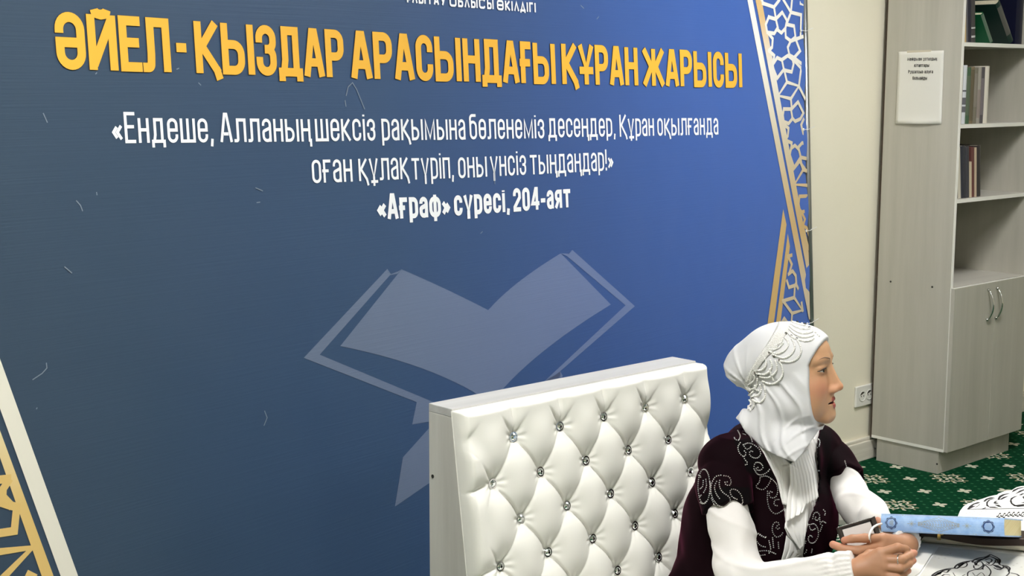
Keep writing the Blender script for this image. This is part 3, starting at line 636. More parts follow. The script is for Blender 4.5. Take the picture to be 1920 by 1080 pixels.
# ------------------------------------------------------------------ books on the shelves
def book_mats(col, rough=.45): return mat('book_cover', col, rough)
m_pages = mat('book_pages', (0.72, 0.66, 0.50), 0.85)
noise_mix(m_pages, (0.60, 0.54, 0.40), (0.78, 0.72, 0.56), (300, 300, 300), 2)
m_goldstamp = mat('gold_stamp', (0.55, 0.42, 0.16), 0.35, metal=.6)
def shelf_book(x, z, th, ht, dp, col, label, lean=0.0, group=None, y=None, band=None, tilt_y=0.0, stamp=0, rz=0.0):
    """spine faces the room; (x,z) is the lower left corner of the spine; lean turns it about the lower edge"""
    y = BY+.026 if y is None else y
    t = empty('book', (x, y, z), label, 'book', group)
    M = Matrix.Translation((x, y, z)) @ Matrix.Rotation(lean, 4, 'Y') @ Matrix.Rotation(rz, 4, 'Z') 
    c = .0022; mc = book_mats(col)
    g = MB(); v = []; n = 7
    for k in range(n):                      # rounded spine
        a = k/(n-1); v.append((a*th, .006-.007*math.sin(PI*a)))
    for i in range(n-1):
        (xa, ya), (xb, yb) = v[i], v[i+1]
        P = [(xa, ya, 0), (xb, yb, 0), (xb, yb, ht), (xa, ya, ht), (xa, ya+.003, 0), (xb, yb+.003, 0), (xb, yb+.003, ht), (xa, ya+.003, ht)]
        g.add([M @ Vector(p) for p in P], [(0, 1, 2, 3), (4, 7, 6, 5), (3, 2, 6, 7), (0, 4, 5, 1)], 0)
    g.box(0, .006, 0, c, dp, ht, 0, M); g.box(th-c, .006, 0, th, dp, ht, 0, M)
    if band:
        for (z0, z1, bc_) in band:
            P = []
            for i in range(n): P.append(M @ Vector((v[i][0], v[i][1]-.0006, z0*ht)))
            for i in range(n): P.append(M @ Vector((v[i][0], v[i][1]-.0006, z1*ht)))
            g.add(P, [(i, i+1, n+i+1, n+i) for i in range(n-1)], 1)
    g.build('cover', [mc, mat('spine_band', band[0][2], .4) if band else mc], t)
    MB().box(c, .008, .003, th-c, dp-.004, ht-.003, 0, M).build('page_block', m_pages, t)
    return t
ZS = Z2+.0005
specs2 = [(.022, .232, (.10, .14, .17), 'slate blue book against the left end of the middle shelf', None), (.030, .236, (.16, .13, .10), 'brown mottled spine second from the left on the middle shelf', [(.1, .9, (.28, .25, .2))]),
          (.028, .240, (.60, .62, .66), 'white spined book with black lettering on the middle shelf', [(.2, .3, (.12, .12, .14)), (.33, .45, (.12, .12, .14)), (.55, .58, (.2, .2, .24))]), (.030, .232, (.05, .10, .055), 'green spined book on the middle shelf', [(.15, .85, (.09, .12, .08))]),
          (.028, .234, (.17, .13, .08), 'tan patterned spine right of the green book on the middle shelf', [(.05, .95, (.11, .09, .055))]), (.026, .230, (.16, .145, .11), 'olive grey spine in the middle of the middle shelf row', [(.3, .9, (.20, .18, .15))]),
          (.026, .234, (.30, .28, .24), 'pale mottled spine third from the right on the middle shelf', [(.1, .6, (.24, .20, .18))]), (.026, .234, (.07, .065, .07), 'charcoal spine beside the white book at the row end on the middle shelf', [(.15, .8, (.15, .13, .14))]),
          (.036, .238, (.66, .62, .54), 'cream spined book at the right end of the middle shelf row', None)]
x = BX+TH+.004
for th, ht, col, lab, band in specs2:
    shelf_book(x, ZS, th, ht, .17, col, lab, 0, 'books on the middle shelf', band=band); x += th+.0012
ZS = Z3+.0005
specs3 = [(.030, .205, (.05, .04, .045), 'black book at the left end of the lower book row', .13), (.020, .213, (.58, .54, .45), 'cream edged thin book second from the left in the lower row', .13), (.036, .218, (.03, .032, .045), 'thick navy black book in the lower row', .12),
          (.030, .214, (.045, .045, .055), 'dark blue grey book in the middle of the lower row', .115), (.014, .150, (.50, .42, .30), 'short tan thin book in the lower row', .11), (.022, .210, (.12, .045, .04), 'dark red brown book in the lower row', .105),
          (.015, .208, (.46, .36, .26), 'light brown thin book in the lower row', .10), (.034, .216, (.035, .03, .03), 'black brown book leaning at the right end of the lower row', .10)]
x = BX+TH+.030
for th, ht, col, lab, ln in specs3:
    # leaning to the left: top moves to -x, lower left corner lifts onto the lower right edge
    shelf_book(x+.0, ZS+0*th, th, ht, .165, col, lab, -ln*0.9, 'books on the lower shelf'); x += th/math.cos(ln)+.0012
ZS = Z1+.0005
specs1 = [(.018, .25, (.55, .55, .50), 'pale thin book at the far left of the top shelf', .10, None), (.014, .25, (.50, .36, .17), 'orange brown thin book leaning on the top shelf', .10, None), (.012, .26, (.10, .10, .11), 'slim black book on the top shelf', .10, None),
          (.030, .30, (.02, .02, .032), 'tall navy black book leaning left on the top shelf', .10, None), (.030, .20, (.05, .047, .047), 'dark grey book with silver bands leaning on the top shelf', .10, [(.10, .14, (.5, .5, .5)), (.28, .31, (.5, .5, .5)), (.88, .92, (.4, .4, .4))])]
x = BX+TH+.030
for th, ht, col, lab, ln, band in specs1:
    shelf_book(x, ZS, th, ht, .18, col, lab, -ln, 'books on the top shelf', band=band); x += th/math.cos(ln)+.0012
xg = at_y(1859, 78, BY+.026)[0]
shelf_book(xg, ZS, .020, .145, .13, lin((14, 92, 56)), 'small bright green book leaning on the top shelf', -.66, 'books on the top shelf', band=[(.02, .98, lin((96, 116, 100)))])
xd = at_y(1895, 80, BY+.03)[0]
shelf_book(xd, ZS, .036, .208, .17, lin((14, 44, 38)), 'large dark green book leaning left over the small green book on the top shelf', -.68, 'books on the top shelf', y=BY+.03, band=[(.2, .9, (.10, .10, .09))])
shelf_book(xd+.052, ZS, .020, .200, .12, lin((150, 148, 92)), 'yellow green book leaning behind the dark green book on the top shelf', -.66, 'books on the top shelf', y=BY+.075)
shelf_book(BX1-TH-.066, ZS, .060, .300, .24, lin((9, 13, 42)), 'navy blue folder standing upright against the right side of the top shelf', 0, 'books on the top shelf', y=BY+.06)
# ------------------------------------------------------------------ tufted armless chair
SX0, SX1, SYB, STOP, SDEP = 1.917, 2.708, 2.352, 0.961, 0.075
SYF = SYB-SDEP                       # front of the box at the top
LN = math.radians(8)
chair = empty('tufted_chair', ((SX0+SX1)/2, SYF-.25, 0), 'armless white leather chair with crystal button-tufted back and pale wood frame before the banner', 'chair')
m_leath = mat('white_leatherette', (0.78, 0.77, 0.72), 0.32, spec=0.5, coat=0.12)
bump(m_leath, (260, 260, 260), 0.05, 0.001, 3)
m_swood = mat('white_ash_laminate', (0.62, 0.61, 0.57), 0.4)
noise_mix(m_swood, (0.46, 0.45, 0.415), (0.62, 0.61, 0.57), (1.5, 16, 1.0), 7, .25, .7, rough=.65)
m_swood2 = mat('white_ash_laminate_top', (0.66, 0.65, 0.63), 0.4)
noise_mix(m_swood2, (0.44, 0.435, 0.425), (0.58, 0.575, 0.565), (1.0, 18, 16), 7, .25, .7, rough=.65)
# back box : wedge in profile (vertical back, front leaning with the cushion)
def front_y(z): return SYF - math.tan(LN)*(STOP-z)
g = MB()
ZBOX = .10
for x0 in (SX0, SX1-.018):
    P = [(x0+dx, y, z) for dx in (0, .018) for (y, z) in ((SYB, ZBOX), (SYB, STOP-.018), (SYF, STOP-.018), (front_y(ZBOX), ZBOX))]
    g.add(P, [(0, 1, 2, 3), (4, 7, 6, 5), (0, 4, 5, 1), (1, 5, 6, 2), (2, 6, 7, 3), (3, 7, 4, 0)], 0)
P = [(SX0+.018, SYB-.004, ZBOX), (SX1-.018, SYB-.004, ZBOX), (SX1-.018, SYB-.004, STOP-.018), (SX0+.018, SYB-.004, STOP-.018)]
g.add(P+[(a, b-.012, c) for a, b, c in P], [(0, 1, 2, 3), (4, 7, 6, 5), (0, 4, 5, 1), (2, 6, 7, 3)], 0)
g.build('back_frame', m_swood, chair, bevel=.001)
MB().box(SX0, SYF-.002, STOP-.018, SX1, SYB, STOP).build('top_board', m_swood2, chair, bevel=.0012)
h = MB(); hp = at_x(811.5, 893, SX0)
h.tube([(SX0-.001, hp[1], hp[2]), (SX0+.001, hp[1], hp[2])], .0042, 10); h.build('screw_hole', m_hole, chair)
# cushion with diamond tufting
nrm = np.array([0, -math.cos(LN), -math.sin(LN)*-1.0])
upv = np.array([0, math.sin(LN), math.cos(LN)]); nrm = np.array([0, -math.cos(LN), math.sin(LN)])
CO = np.array([SX0-.001, SYF-.004, STOP-.004])          # top left of the cushion back plane
SPX, SPZ = .1412, .0895
RB = [(j, -.0765-SPZ*j) for j in range(0, 8)]
def btn_x(j): return .1425 if j % 2 == 0 else .0720
CWD, CHT = SX1-SX0+.002, .62
ROWZ0 = .0765
def tuft(u, v):
    """height of the cushion face; u across, v down"""
    p = (u-.1425)/SPX; q = (v-ROWZ0)/(2*SPZ)
    a = p+q; b_ = p-q
    da = np.abs(a-np.round(a)); db = np.abs(b_-np.round(b_))        # 0 on the two crease families
    fa = np.sin(PI*np.minimum(da, .5)); fb = np.sin(PI*np.minimum(db, .5))
    pil = .5*(fa**.9)*(fb**.6)+.5*(fa*fb)**.45
    # soft wells round the buttons
    acc = 0
    for i_ in (np.floor(a), np.ceil(a+1e-9)):
        for j_ in (np.floor(b_), np.ceil(b_+1e-9)):
            dx = (p-(i_+j_)/2)*SPX; dy = (q-(i_-j_)/2)*2*SPZ; acc = acc+np.exp(-(dx*dx+dy*dy)/.036**2)
    well = 1-np.clip(acc, 0, 1)
    h = .012+.010*pil+.012*well
    h = h-.0075*np.exp(-(db/.022)**2)*np.clip(well*1.6, 0, 1)-.0014*np.exp(-(da/.05)**2)
    top = v < ROWZ0
    dt = np.abs(p-np.round(p))*SPX
    ht = .030-.010*np.exp(-(dt/.022)**2)-.005*np.exp(-(dt/.0045)**2)
    kk = np.clip((ROWZ0-v)/.060, 0, 1); kk = kk*kk*(3-2*kk)
    h = np.where(top, h*(1-kk)+ht*kk, h)
    for e, sgn in ((.072, 1), (.7785, -1)):
        s_ = (e-u)*sgn
        bow = .010*np.clip(s_/.07, 0, 1)**2                      # pleats sag a little towards the edge
        qq = (v-bow-(ROWZ0+SPZ))/(2*SPZ); dq = np.abs(qq-np.round(qq))*2*SPZ
        hs = .031-.011*np.exp(-(dq/.022)**2)-.005*np.exp(-(dq/.0045)**2)
        k2 = np.clip(s_/.045, 0, 1); k2 = k2*k2*(3-2*k2)*np.clip((v-ROWZ0+.02)/.05, 0, 1)
        h = h*(1-k2)+hs*k2
    return h
nu, nv = 330, 270
U, Vv = np.meshgrid(np.linspace(0, CWD, nu+1), np.linspace(0, CHT, nv+1))
Hh = tuft(U, Vv)
BUT = []
for j in range(0, 7):
    x = btn_x(j)
    while x < CWD-.02:
        if x > .04: BUT.append((x, ROWZ0+SPZ*j, j))
        x += SPX
for (x, v, j) in BUT:
    d2 = (U-x)**2+(Vv-v)**2
    ang = np.arctan2(Vv-v, U-x)
    Hh -= .006*np.exp(-d2/.013**2) + .0016*np.cos(ang*9+j)*np.exp(-((np.sqrt(d2)-.020)/.010)**2)
# rounded border
E_ = np.minimum(np.minimum(U, CWD-U), np.minimum(Vv, CHT-Vv))
k = np.clip(E_/.015, 0, 1); rb = np.sqrt(np.clip(1-(1-k)**2, 0, 1))
Hh = np.clip(Hh+.012, .002, None)*rb
Ms = CO[None, None, :] + U[..., None]*np.array([1, 0, 0]) - Vv[..., None]*upv + Hh[..., None]*nrm
V = Ms.reshape(-1, 3); W_ = nu+1
Fq = [(j*W_+i, (j+1)*W_+i, (j+1)*W_+i+1, j*W_+i+1) for j in range(nv) for i in range(nu)]
base = len(V)
rim = [(0*W_+i) for i in range(nu+1)] + [j*W_+nu for j in range(1, nv+1)] + [nv*W_+i for i in range(nu-1, -1, -1)] + [j*W_ for j in range(nv-1, 0, -1)]
Vb = np.array([V[i]-nrm*.004 for i in rim]); n = len(rim)
Fq += [(rim[i], rim[(i+1) % n], base+(i+1) % n, base+i) for i in range(n)] + [tuple(base+i for i in range(n-1, -1, -1))]
mesh('tufted_backrest', np.vstack([V, Vb]), Fq, m_leath, chair, True)
# crystal buttons (faceted stone in a metal ring)
m_gem = mat('cut_crystal', (0.86, 0.88, 0.90), 0.03, metal=1.0)
def gem_mesh():
    g = MB(); n = 10
    ring = lambda r, z, o=0: [(r*math.cos(2*PI*(k+o)/n), r*math.sin(2*PI*(k+o)/n), z) for k in range(n)]
    v = ring(.0085, 0)+ring(.0085, .0022)+ring(.0058, .0052, .5)+ring(.003, .0066)
    f = [tuple(range(n-1, -1, -1))]
    for a in range(3):
        for k in range(n): 
            if a == 0: f.append((k, (k+1) % n, n+(k+1) % n, n+k))
            elif a == 1: f += [(n+k, n+(k+1) % n, 2*n+k), (2*n+k, n+(k+1) % n, 2*n+(k+1) % n)]
            else: f += [(2*n+k, 2*n+(k+1) % n, 3*n+(k+1) % n), (2*n+k, 3*n+(k+1) % n, 3*n+k)]
    f.append(tuple(3*n+k for k in range(n)))
    g.add(v, f, 0)
    T_ = [( .0098*math.cos(a), .0098*math.sin(a), .0012) for a in np.linspace(0, 2*PI, 21)]
    g.tube(T_, .0021, 6, 1)
    return g
g = gem_mesh(); me = bpy.data.meshes.new('crystal_button'); me.from_pydata(g.v, [], g.f); me.materials.append(m_gem); me.materials.append(m_chrome)
me.polygons.foreach_set('material_index', np.array(g.mi, np.int32)); me.update()
ex = np.array([1.0, 0, 0]); R3 = Matrix((( ex[0], -upv[0], nrm[0]), (ex[1], -upv[1], nrm[1]), (ex[2], -upv[2], nrm[2]))).to_4x4()
for (x, v, j) in BUT:
    i0 = min(nu, int(round(x/CWD*nu))); j0 = min(nv, int(round(v/CHT*nv)))
    p = CO + x*ex - v*upv + nrm*(Hh[max(0,j0-3):j0+4, max(0,i0-3):i0+4].max()+.0005)
    o = bpy.data.objects.new('crystal_button', me); link(o, chair)
    o.matrix_parent_inverse = pmat(chair).inverted(); tw = Matrix.Rotation(random.random(), 4, 'Z') @ Matrix.Rotation(random.uniform(-.12, .12), 4, 'X')
    o.matrix_basis = Matrix.Translation(p) @ R3 @ tw
# seat
SEATZ = .335
yb = front_y(SEATZ)-.03
g = MB().box(SX0, yb-.52, .10, SX1, yb+.01, SEATZ-.10); g.build('seat_base', m_swood, chair, bevel=.002)
o = MB().box(SX0+.003, yb-.53, SEATZ-.10, SX1-.003, yb-.01, SEATZ).build('seat_cushion', m_leath, chair, True, bevel=.03, seg=4)
m_leg = mat('grey_metal_leg', (0.35, 0.35, 0.35), 0.35, metal=.8)
for x in (SX0+.05, SX1-.05):
    for y in (yb-.47, SYB-.05): MB().tube([(x, y, 0), (x, y, .101)], [.016, .02], 14).build('leg', m_leg, chair, True)
# ------------------------------------------------------------------ table and what lies on it
TZ = 0.645
TX0, TX1, TY0, TY1 = 2.50, 3.75, 0.95, 1.635
table = empty('low_table', ((TX0+TX1)/2, (TY0+TY1)/2, 0), 'low table with dark wooden top under a white cutwork cloth before the seated woman', 'table')
m_dwood = mat('dark_brown_wood', (0.035, 0.018, 0.010), 0.4); noise_mix(m_dwood, (0.025, 0.012, 0.007), (0.06, 0.03, 0.016), (2, 20, 20), 5)
def round_rect(x0, y0, x1, y1, r, n=10):
    P = []
    for cx, cy, a0 in ((x1-r, y1-r, 0), (x0+r, y1-r, PI/2), (x0+r, y0+r, PI), (x1-r, y0+r, 1.5*PI)):
        P += [(cx+r*math.cos(a0+PI/2*k/n), cy+r*math.sin(a0+PI/2*k/n)) for k in range(n+1)]
    return P
def slab(P, z0, z1, mi=0):
    n = len(P); g = MB(); g.add([(x, y, z0) for x, y in P]+[(x, y, z1) for x, y in P], [tuple(range(n-1, -1, -1)), tuple(range(n, 2*n))]+[(k, (k+1) % n, n+(k+1) % n, n+k) for k in range(n)], mi); return g
slab(round_rect(TX0, TY0, TX1, TY1, .13), TZ-.03, TZ).build('tabletop', m_dwood, table)
slab(round_rect(TX0+.10, TY0+.08, TX1-.10, TY1-.10, .03), TZ-.09, TZ-.03).build('apron', m_dwood, table)
for x in (TX0+.14, TX1-.14):
    for y in (TY0+.12, TY1-.16): MB().tube([(x, y, 0), (x, y, TZ-.03)], [.020, .028], 14).build('leg', m_dwood, table, True)
# white cloth with rounded corners over the top
m_cloth = mat('white_cloth', (0.82, 0.81, 0.78), 0.75, sheen=.2); bump(m_cloth, (300, 300, 300), .1, .001)
m_cut = mat('cutout_dark', (0.012, 0.010, 0.010), 0.8)  # flat dark fill of the cut-outs: the dark tabletop seen through
m_viny = mat('satin_white_vinyl', (0.58, 0.57, 0.53), 0.35, spec=.5)
m_emb = mat('embossed_grey', (0.50, 0.485, 0.44), 0.5)
cl = slab(round_rect(TX0-.004, TY0-.004, TX1+.004, TY1+.004, .134), TZ, TZ+.0015).build('table_cover', m_cloth)
tag(cl, 'plain white cover stretched over the top of the low table', 'table cover')
CZ = TZ+.0015
class Lay:      # flat pieces lying on the table
    def __init__(s): s.m = MB()
    def poly(s, P, z, mi=0): s.m.add([(p[0], p[1], z) for p in P], [tuple(range(len(P)))], mi)
    def rib(s, P, wd, z, mi=0, closed=False):
        for Q in ribbon2d(P, wd, closed): s.poly(Q, z, mi)
def scroll(c, e, g, k, flip=1):   # a leaf scroll: local (a,b) -> c + e*a*k + g*b*k*flip
    return lambda a, b_: np.array([c[0]+e[0]*a*k+g[0]*b_*k*flip, c[1]+e[1]*a*k+g[1]*b_*k*flip])
def spiral(f, a0, a1, r0_, r1_, cx, cy, n=14):
    return [f(cx+(r0_+(r1_-r0_)*t)*math.cos(a0+(a1-a0)*t), cy+(r0_+(r1_-r0_)*t)*math.sin(a0+(a1-a0)*t)) for t in np.linspace(0, 1, n)]
def teardrop(f, x0, y0, x1, y1, wd, n=9):
    a = np.array([x0, y0], float); b_ = np.array([x1, y1], float); d = b_-a; nn = np.array([-d[1], d[0]])/np.linalg.norm(d)
    L_ = [a+d*t+nn*wd*math.sin(PI*t)**1.0*(1-.5*t) for t in np.linspace(0, 1, n)]; R_ = [a+d*t-nn*wd*math.sin(PI*t)*(1-.5*t)*.5 for t in np.linspace(1, 0, n)]
    return [f(*p) for p in L_+R_]
def quad_map(y_far, ypix):  pass
# --- far placemat : scalloped cutwork border with a straight inner line
pm = Lay(); zt = CZ+.0022
def tz2(x, y, z=zt): return at_z(x, y, z)[:2]
OUT = [(1796, 968), (1800, 958), (1806, 950), (1814, 944.5), (1822, 942), (1832, 938), (1841, 935.5), (1848, 933), (1854, 931), (1862, 929), (1869, 928), (1873, 925), (1881, 922), (1888, 920), (1896, 919.5), (1900, 917), (1906, 913.5), (1914, 911.5), (1922, 911), (1930, 909), (1940, 905), (1950, 903), (1962, 902), (1972, 898), (1985, 896), (2000, 896)]
Fp = np.array([tz2(*p) for p in OUT]); 
far = list(Fp)+[Fp[-1]+np.array([.12, -.10]), Fp[-1]+np.array([.10, -.34]), np.array([3.35, 1.30]), tz2(1896, 1012), tz2(1850, 1009), tz2(1803, 988)]
pm.m.add([(p[0], p[1], CZ) for p in far]+[(p[0], p[1], zt) for p in far], [tuple(range(len(far)-1, -1, -1)), tuple(range(len(far), 2*len(far)))]+[(k, (k+1) % len(far), len(far)+(k+1) % len(far), len(far)+k) for k in range(len(far))], 0)
zc_ = zt+.0004
def pz(P): return [at_z(1740+x/6, 900+y/6, zc_)[:2] for x, y in P]
CUTS = [[(440,325),(470,290),(510,265),(560,248),(590,252),(570,262),(520,275),(500,292),(540,290),(500,310),(460,330)], [(560,290),(585,265),(580,280),(555,300),(510,318),(545,298)], [(600,325),(650,308),(655,315),(620,328)],
 [(620,240),(650,212),(700,195),(755,192),(720,205),(670,222),(640,245)], [(655,290),(655,250),(680,225),(720,208),(760,205),(700,225),(675,250),(672,275),(690,300),(750,300),(800,315),(700,312)], [(735,260),(750,240),(790,230),(760,250),(800,262),(760,268)], [(745,275),(800,280),(830,305),(790,300)],
 [(780,220),(800,180),(840,160),(900,150),(925,150),(860,170),(820,195),(800,225)], [(800,222),(850,190),(910,180),(880,195),(830,220)], [(920,240),(930,205),(970,185),(1010,180),(965,200),(940,225),(950,260),(990,285),(1040,300),(970,295),(935,270)], [(940,140),(960,110),(1010,90),(1060,80),(1100,80),(1020,100),(975,125)], [(975,160),(1030,120),(1090,100),(1090,112),(1040,135)],
 [(1020,170),(1060,150),(1090,150),(1050,172)], [(960,285),(1080,270),(1080,295),(1010,302)], [(1060,190),(1100,170),(1100,230),(1075,210)], [(1040,255),(1100,245),(1100,262)]]
for P in CUTS: pm.poly(pz(P), zc_, 1)
pm.rib(pz([(440, 330), (1150, 318)]), .0035, zc_, 1)
for k in range(7):
    cx = 780+k*52; 
    for dx, dy, a in ((0, 410, .2), (14, 395, 1.1), (30, 378, .6), (40, 400, 2.1), (22, 420, 2.8)):
        P = [(cx+dx+16*math.cos(t)*math.cos(a)-6*math.sin(t)*math.sin(a), dy-(14 if 1<k<6 else 0)+8*math.sin(t)) for t in np.linspace(0, 2*PI, 8)[:-1]]
        pm.poly(pz(P), zc_, 1)
for x, y in ((430, 375), (470, 362), (520, 350), (560, 372), (600, 352), (650, 345), (500, 385), (580, 388)):
    pm.poly(pz([(x-14, y), (x, y-5), (x+15, y-1), (x+4, y+4)]), zc_, 2)
o = pm.m.build('placemat', [m_cloth, m_cut, m_emb]); tag(o, 'white scalloped cutwork placemat at the far side of the table behind the blue book', 'placemat')
# --- near placemat : satin vinyl with a cut-out medallion
nm = Lay(); z0 = CZ+.0012
near = [tz2(1760, 1025.5, z0), tz2(1722, 1084, z0), np.array([2.53, 1.20]), np.array([3.02, 1.0]), tz2(2010, 1050, z0)]
nm.m.add([(p[0], p[1], CZ) for p in near]+[(p[0], p[1], z0) for p in near], [(4, 3, 2, 1, 0), (5, 6, 7, 8, 9)]+[(k, (k+1) % 5, 5+(k+1) % 5, 5+k) for k in range(5)], 0)
zc2 = z0+.0004
def nz_(P): return [at_z(1740+x/6, 900+y/6, zc2)[:2] for x, y in P]
def mir(P, ax=690): return [(2*ax-x, y+(0 if x == ax else .02*(x-ax)*-1)) for x, y in P]
def smooth(P, n=4):
    P = [np.array(p, float) for p in P]; out = []
    for i in range(len(P)-1):
        a, b_, c, d = P[max(i-1, 0)], P[i], P[i+1], P[min(i+2, len(P)-1)]
        for t in np.linspace(0, 1, n, endpoint=False): out.append(.5*((2*b_)+(-a+c)*t+(2*a-5*b_+4*c-d)*t*t+(-a+3*b_-3*c+d)*t**3))
    return out+[P[-1]]
LINES = [([(705, 838), (650, 865), (570, 880), (510, 905), (505, 925), (560, 915), (640, 880), (700, 862), (760, 885), (805, 905), (800, 930), (770, 920)], 15), ([(705, 838), (770, 868), (810, 900), (805, 950), (880, 965), (920, 990), (905, 1030)], 13),
 ([(500, 908), (420, 918), (340, 945), (300, 985), (330, 992), (400, 940), (470, 915)], 13), ([(300, 990), (210, 1000), (110, 1030), (45, 1075), (90, 1070), (170, 1020), (260, 1005)], 13), ([(335, 975), (380, 985), (430, 970), (440, 940), (410, 930)], 9),
 ([(515, 960), (520, 990), (560, 1000), (620, 960), (600, 920), (560, 925), (545, 950), (575, 960)], 10), ([(640, 950), (600, 1000), (520, 1010), (450, 1040), (450, 1100)], 9), ([(640, 950), (700, 1010), (700, 1060), (650, 1110)], 9),
 ([(640, 900), (690, 885), (720, 900), (700, 925), (650, 915)], 10), ([(650, 940), (700, 960), (750, 930), (760, 900)], 9), ([(740, 985), (800, 1010), (850, 980), (830, 955)], 10), ([(930, 1045), (1000, 1060), (1040, 1095)], 12),
 ([(130, 1060), (160, 1030), (210, 1040), (240, 1010)], 12), ([(150, 1085), (190, 1060), (250, 1070)], 10), ([(780, 1000), (880, 990), (915, 1040), (880, 1080)], 9), ([(500, 1040), (540, 1080), (600, 1040), (640, 1080)], 5), ([(280, 1040), (330, 1100), (420, 1060)], 5)]
for P, wd in LINES: nm.rib(nz_(smooth(P)), wd/6*3.0/FPX*1.6, zc2, 1)
for P in ([(330, 960), (370, 935), (430, 925), (390, 955), (350, 975)], [(60, 1075), (110, 1040), (180, 1020), (120, 1065)], [(530, 905), (600, 885), (640, 880), (580, 905)], [(830, 960), (890, 975), (915, 1000), (870, 985)], [(740, 880), (790, 900), (795, 935), (770, 905)], [(600, 1000), (625, 985), (625, 1010)], [(520, 925), (560, 935), (540, 965), (520, 950)], [(720, 950), (790, 960), (850, 1000), (770, 985)], [(650, 925), (700, 930), (690, 950)]): nm.poly(nz_(P), zc2, 1)
for x, y in ((150, 850), (220, 840), (190, 880), (120, 880), (80, 865), (250, 825), (960, 960), (1000, 940), (1050, 980)): nm.poly(nz_([(x-18, y), (x-3, y-6), (x+18, y-3), (x+5, y+6)]), zc2, 2)
o = nm.m.build('placemat', [m_viny, m_cut, m_emb]); tag(o, 'satin grey-white placemat with dark lace medallion cut-out nearest the viewer on the table', 'placemat')
# --- folded paper under the hands
Pq = [tz2(x, y, CZ) for x, y in ((1694, 1002), (1713, 1020), (1757, 1026), (1724, 1076), (1712, 1084), (1690, 1078), (1686, 1045))]
g = MB(); n = len(Pq); 
zz_ = [.012, .006, .003, .003, .003, .004, .010]
g.add([(p[0], p[1], CZ+.001+a*.3) for p, a in zip(Pq, zz_)]+[(p[0], p[1], CZ+.0016+a*.3) for p, a in zip(Pq, zz_)], [tuple(range(n-1, -1, -1)), tuple(range(n, 2*n))]+[(k, (k+1) % n, n+(k+1) % n, n+k) for k in range(n)])
tag(g.build('paper_sheet', mat('bright_paper', (.80, .79, .75), .8)), 'blank white paper sheet under the clasped hands on the table', 'paper')
# --- cream pouch with dark brown trim, gold clasp
m_cream = mat('cream_leather', (0.60, 0.57, 0.48), 0.5); m_brown = mat('dark_brown_leather', (0.028, 0.012, 0.008), 0.4)
A = at_z(1700, 1018, CZ)[:2]; Bq = at_z(1925, 1040, CZ)[:2]
pe = np.array([Bq[0]-A[0], Bq[1]-A[1]]); PL = np.linalg.norm(pe); pe /= PL; pgv = np.array([-pe[1], pe[0]])
if pgv @ np.array([0, 1]) < 0: pgv = -pgv
pouch = empty('leather_pouch', (*(A+pe*PL*.6+pgv*.06), CZ), 'cream leather pouch with dark brown trim lying under the blue book', 'pouch')
PLEN, PDEP = PL*1.12, .095
# the book lies tilted on it: spine edge up, fore edge resting lower behind
m_sky = mat('pale_blue_cover', lin((150, 186, 232)), 0.4); noise_mix(m_sky, lin((136, 174, 226)), lin((164, 196, 236)), (50, 50, 50), 4)
m_navy = mat('navy_print', (0.012, 0.045, 0.17), .45); m_silver = mat('dull_gold_print', (0.36, 0.37, 0.34), .45)
m_bpage = mat('yellow_page_edge', (0.78, 0.64, 0.30), .8); noise_mix(m_bpage, (.93, .78, .40), (.97, .86, .52), (4, 4, 300), 2)
ZBK = CZ+.047; TILT = math.radians(16)
S0 = at_z(1652.5, 996.5, ZBK); dep0 = (S0-EYE)@fw; S1 = at_d(1883.5, 1006.3, dep0-.13)
be = S1-S0; BL = np.linalg.norm(be); be /= BL
gh = np.array([-be[1], be[0], 0]); gh /= np.linalg.norm(gh); gh = gh if gh[1] > 0 else -gh
bt = gh*math.cos(TILT)-np.array([0, 0, 1.0])*math.sin(TILT); bnn = np.cross(be, bt); bnn /= np.linalg.norm(bnn)
if bnn[2] < 0: bnn = -bnn
bt = np.cross(bnn, be); BTH, BWID = .0380, .185
def under(x, y):
    A2 = np.array([[be[0], bt[0]], [be[1], bt[1]]]); s_, w_ = np.linalg.solve(A2, np.array([x-S0[0], y-S0[1]])); return S0[2]+s_*be[2]+w_*bt[2]
def pH(a, y):
    k = .45+.55*min(1, max(a, 0)/.16)**.6; p = A-pe*.01+pe*PLEN*a+pgv*y
    return max(.012, (under(*p)-.0025-CZ)*k)
def pouch_pt(a, th):
    y = PDEP*(.5-.5*math.cos(th)); H = pH(a, y); p = A-pe*.01+pe*PLEN*a+pgv*y
    return p, CZ+.0008+H/2-H/2*math.copysign(abs(math.sin(th))**.6, math.sin(th))
V = []; na, nth = 26, 28
for i in range(na+1):
    for j in range(nth):
        xy, z = pouch_pt(i/na, 2*PI*j/nth); V.append((xy[0], xy[1], z))
Fq = [(i*nth+j, i*nth+(j+1) % nth, (i+1)*nth+(j+1) % nth, (i+1)*nth+j) for i in range(na) for j in range(nth)]+[tuple(range(nth-1, -1, -1)), tuple(na*nth+j for j in range(nth))]
mesh('pouch_body', V, Fq, m_cream, pouch, True)
g = MB(); m_ = 24; v = []
for a in np.linspace(0, 1, m_):
    p = A-pe*.012+pe*PLEN*a; h0 = CZ+.036+.004*math.sin(a*8); h1 = CZ+.034
    if a < .14: h0 = min(h0, CZ+pH(a, 0)); h1 = min(h1, CZ+pH(a, PDEP*.8))
    for o_, z in ((-.004, h0-.020), (-.004, h0-.004), (PDEP*.8, h1-.004), (PDEP*.8, h1-.016)): q = p+pgv*o_; v.append((q[0], q[1], z))
g.add(v, [(i*4+k, i*4+(k+1) % 4, (i+1)*4+(k+1) % 4, (i+1)*4+k) for i in range(m_-1) for k in range(4)]+[(3, 2, 1, 0), tuple((m_-1)*4+k for k in range(4))])
g.build('leather_trim', m_brown, pouch, bevel=.0015)['label'] = 'dark brown leather trim'
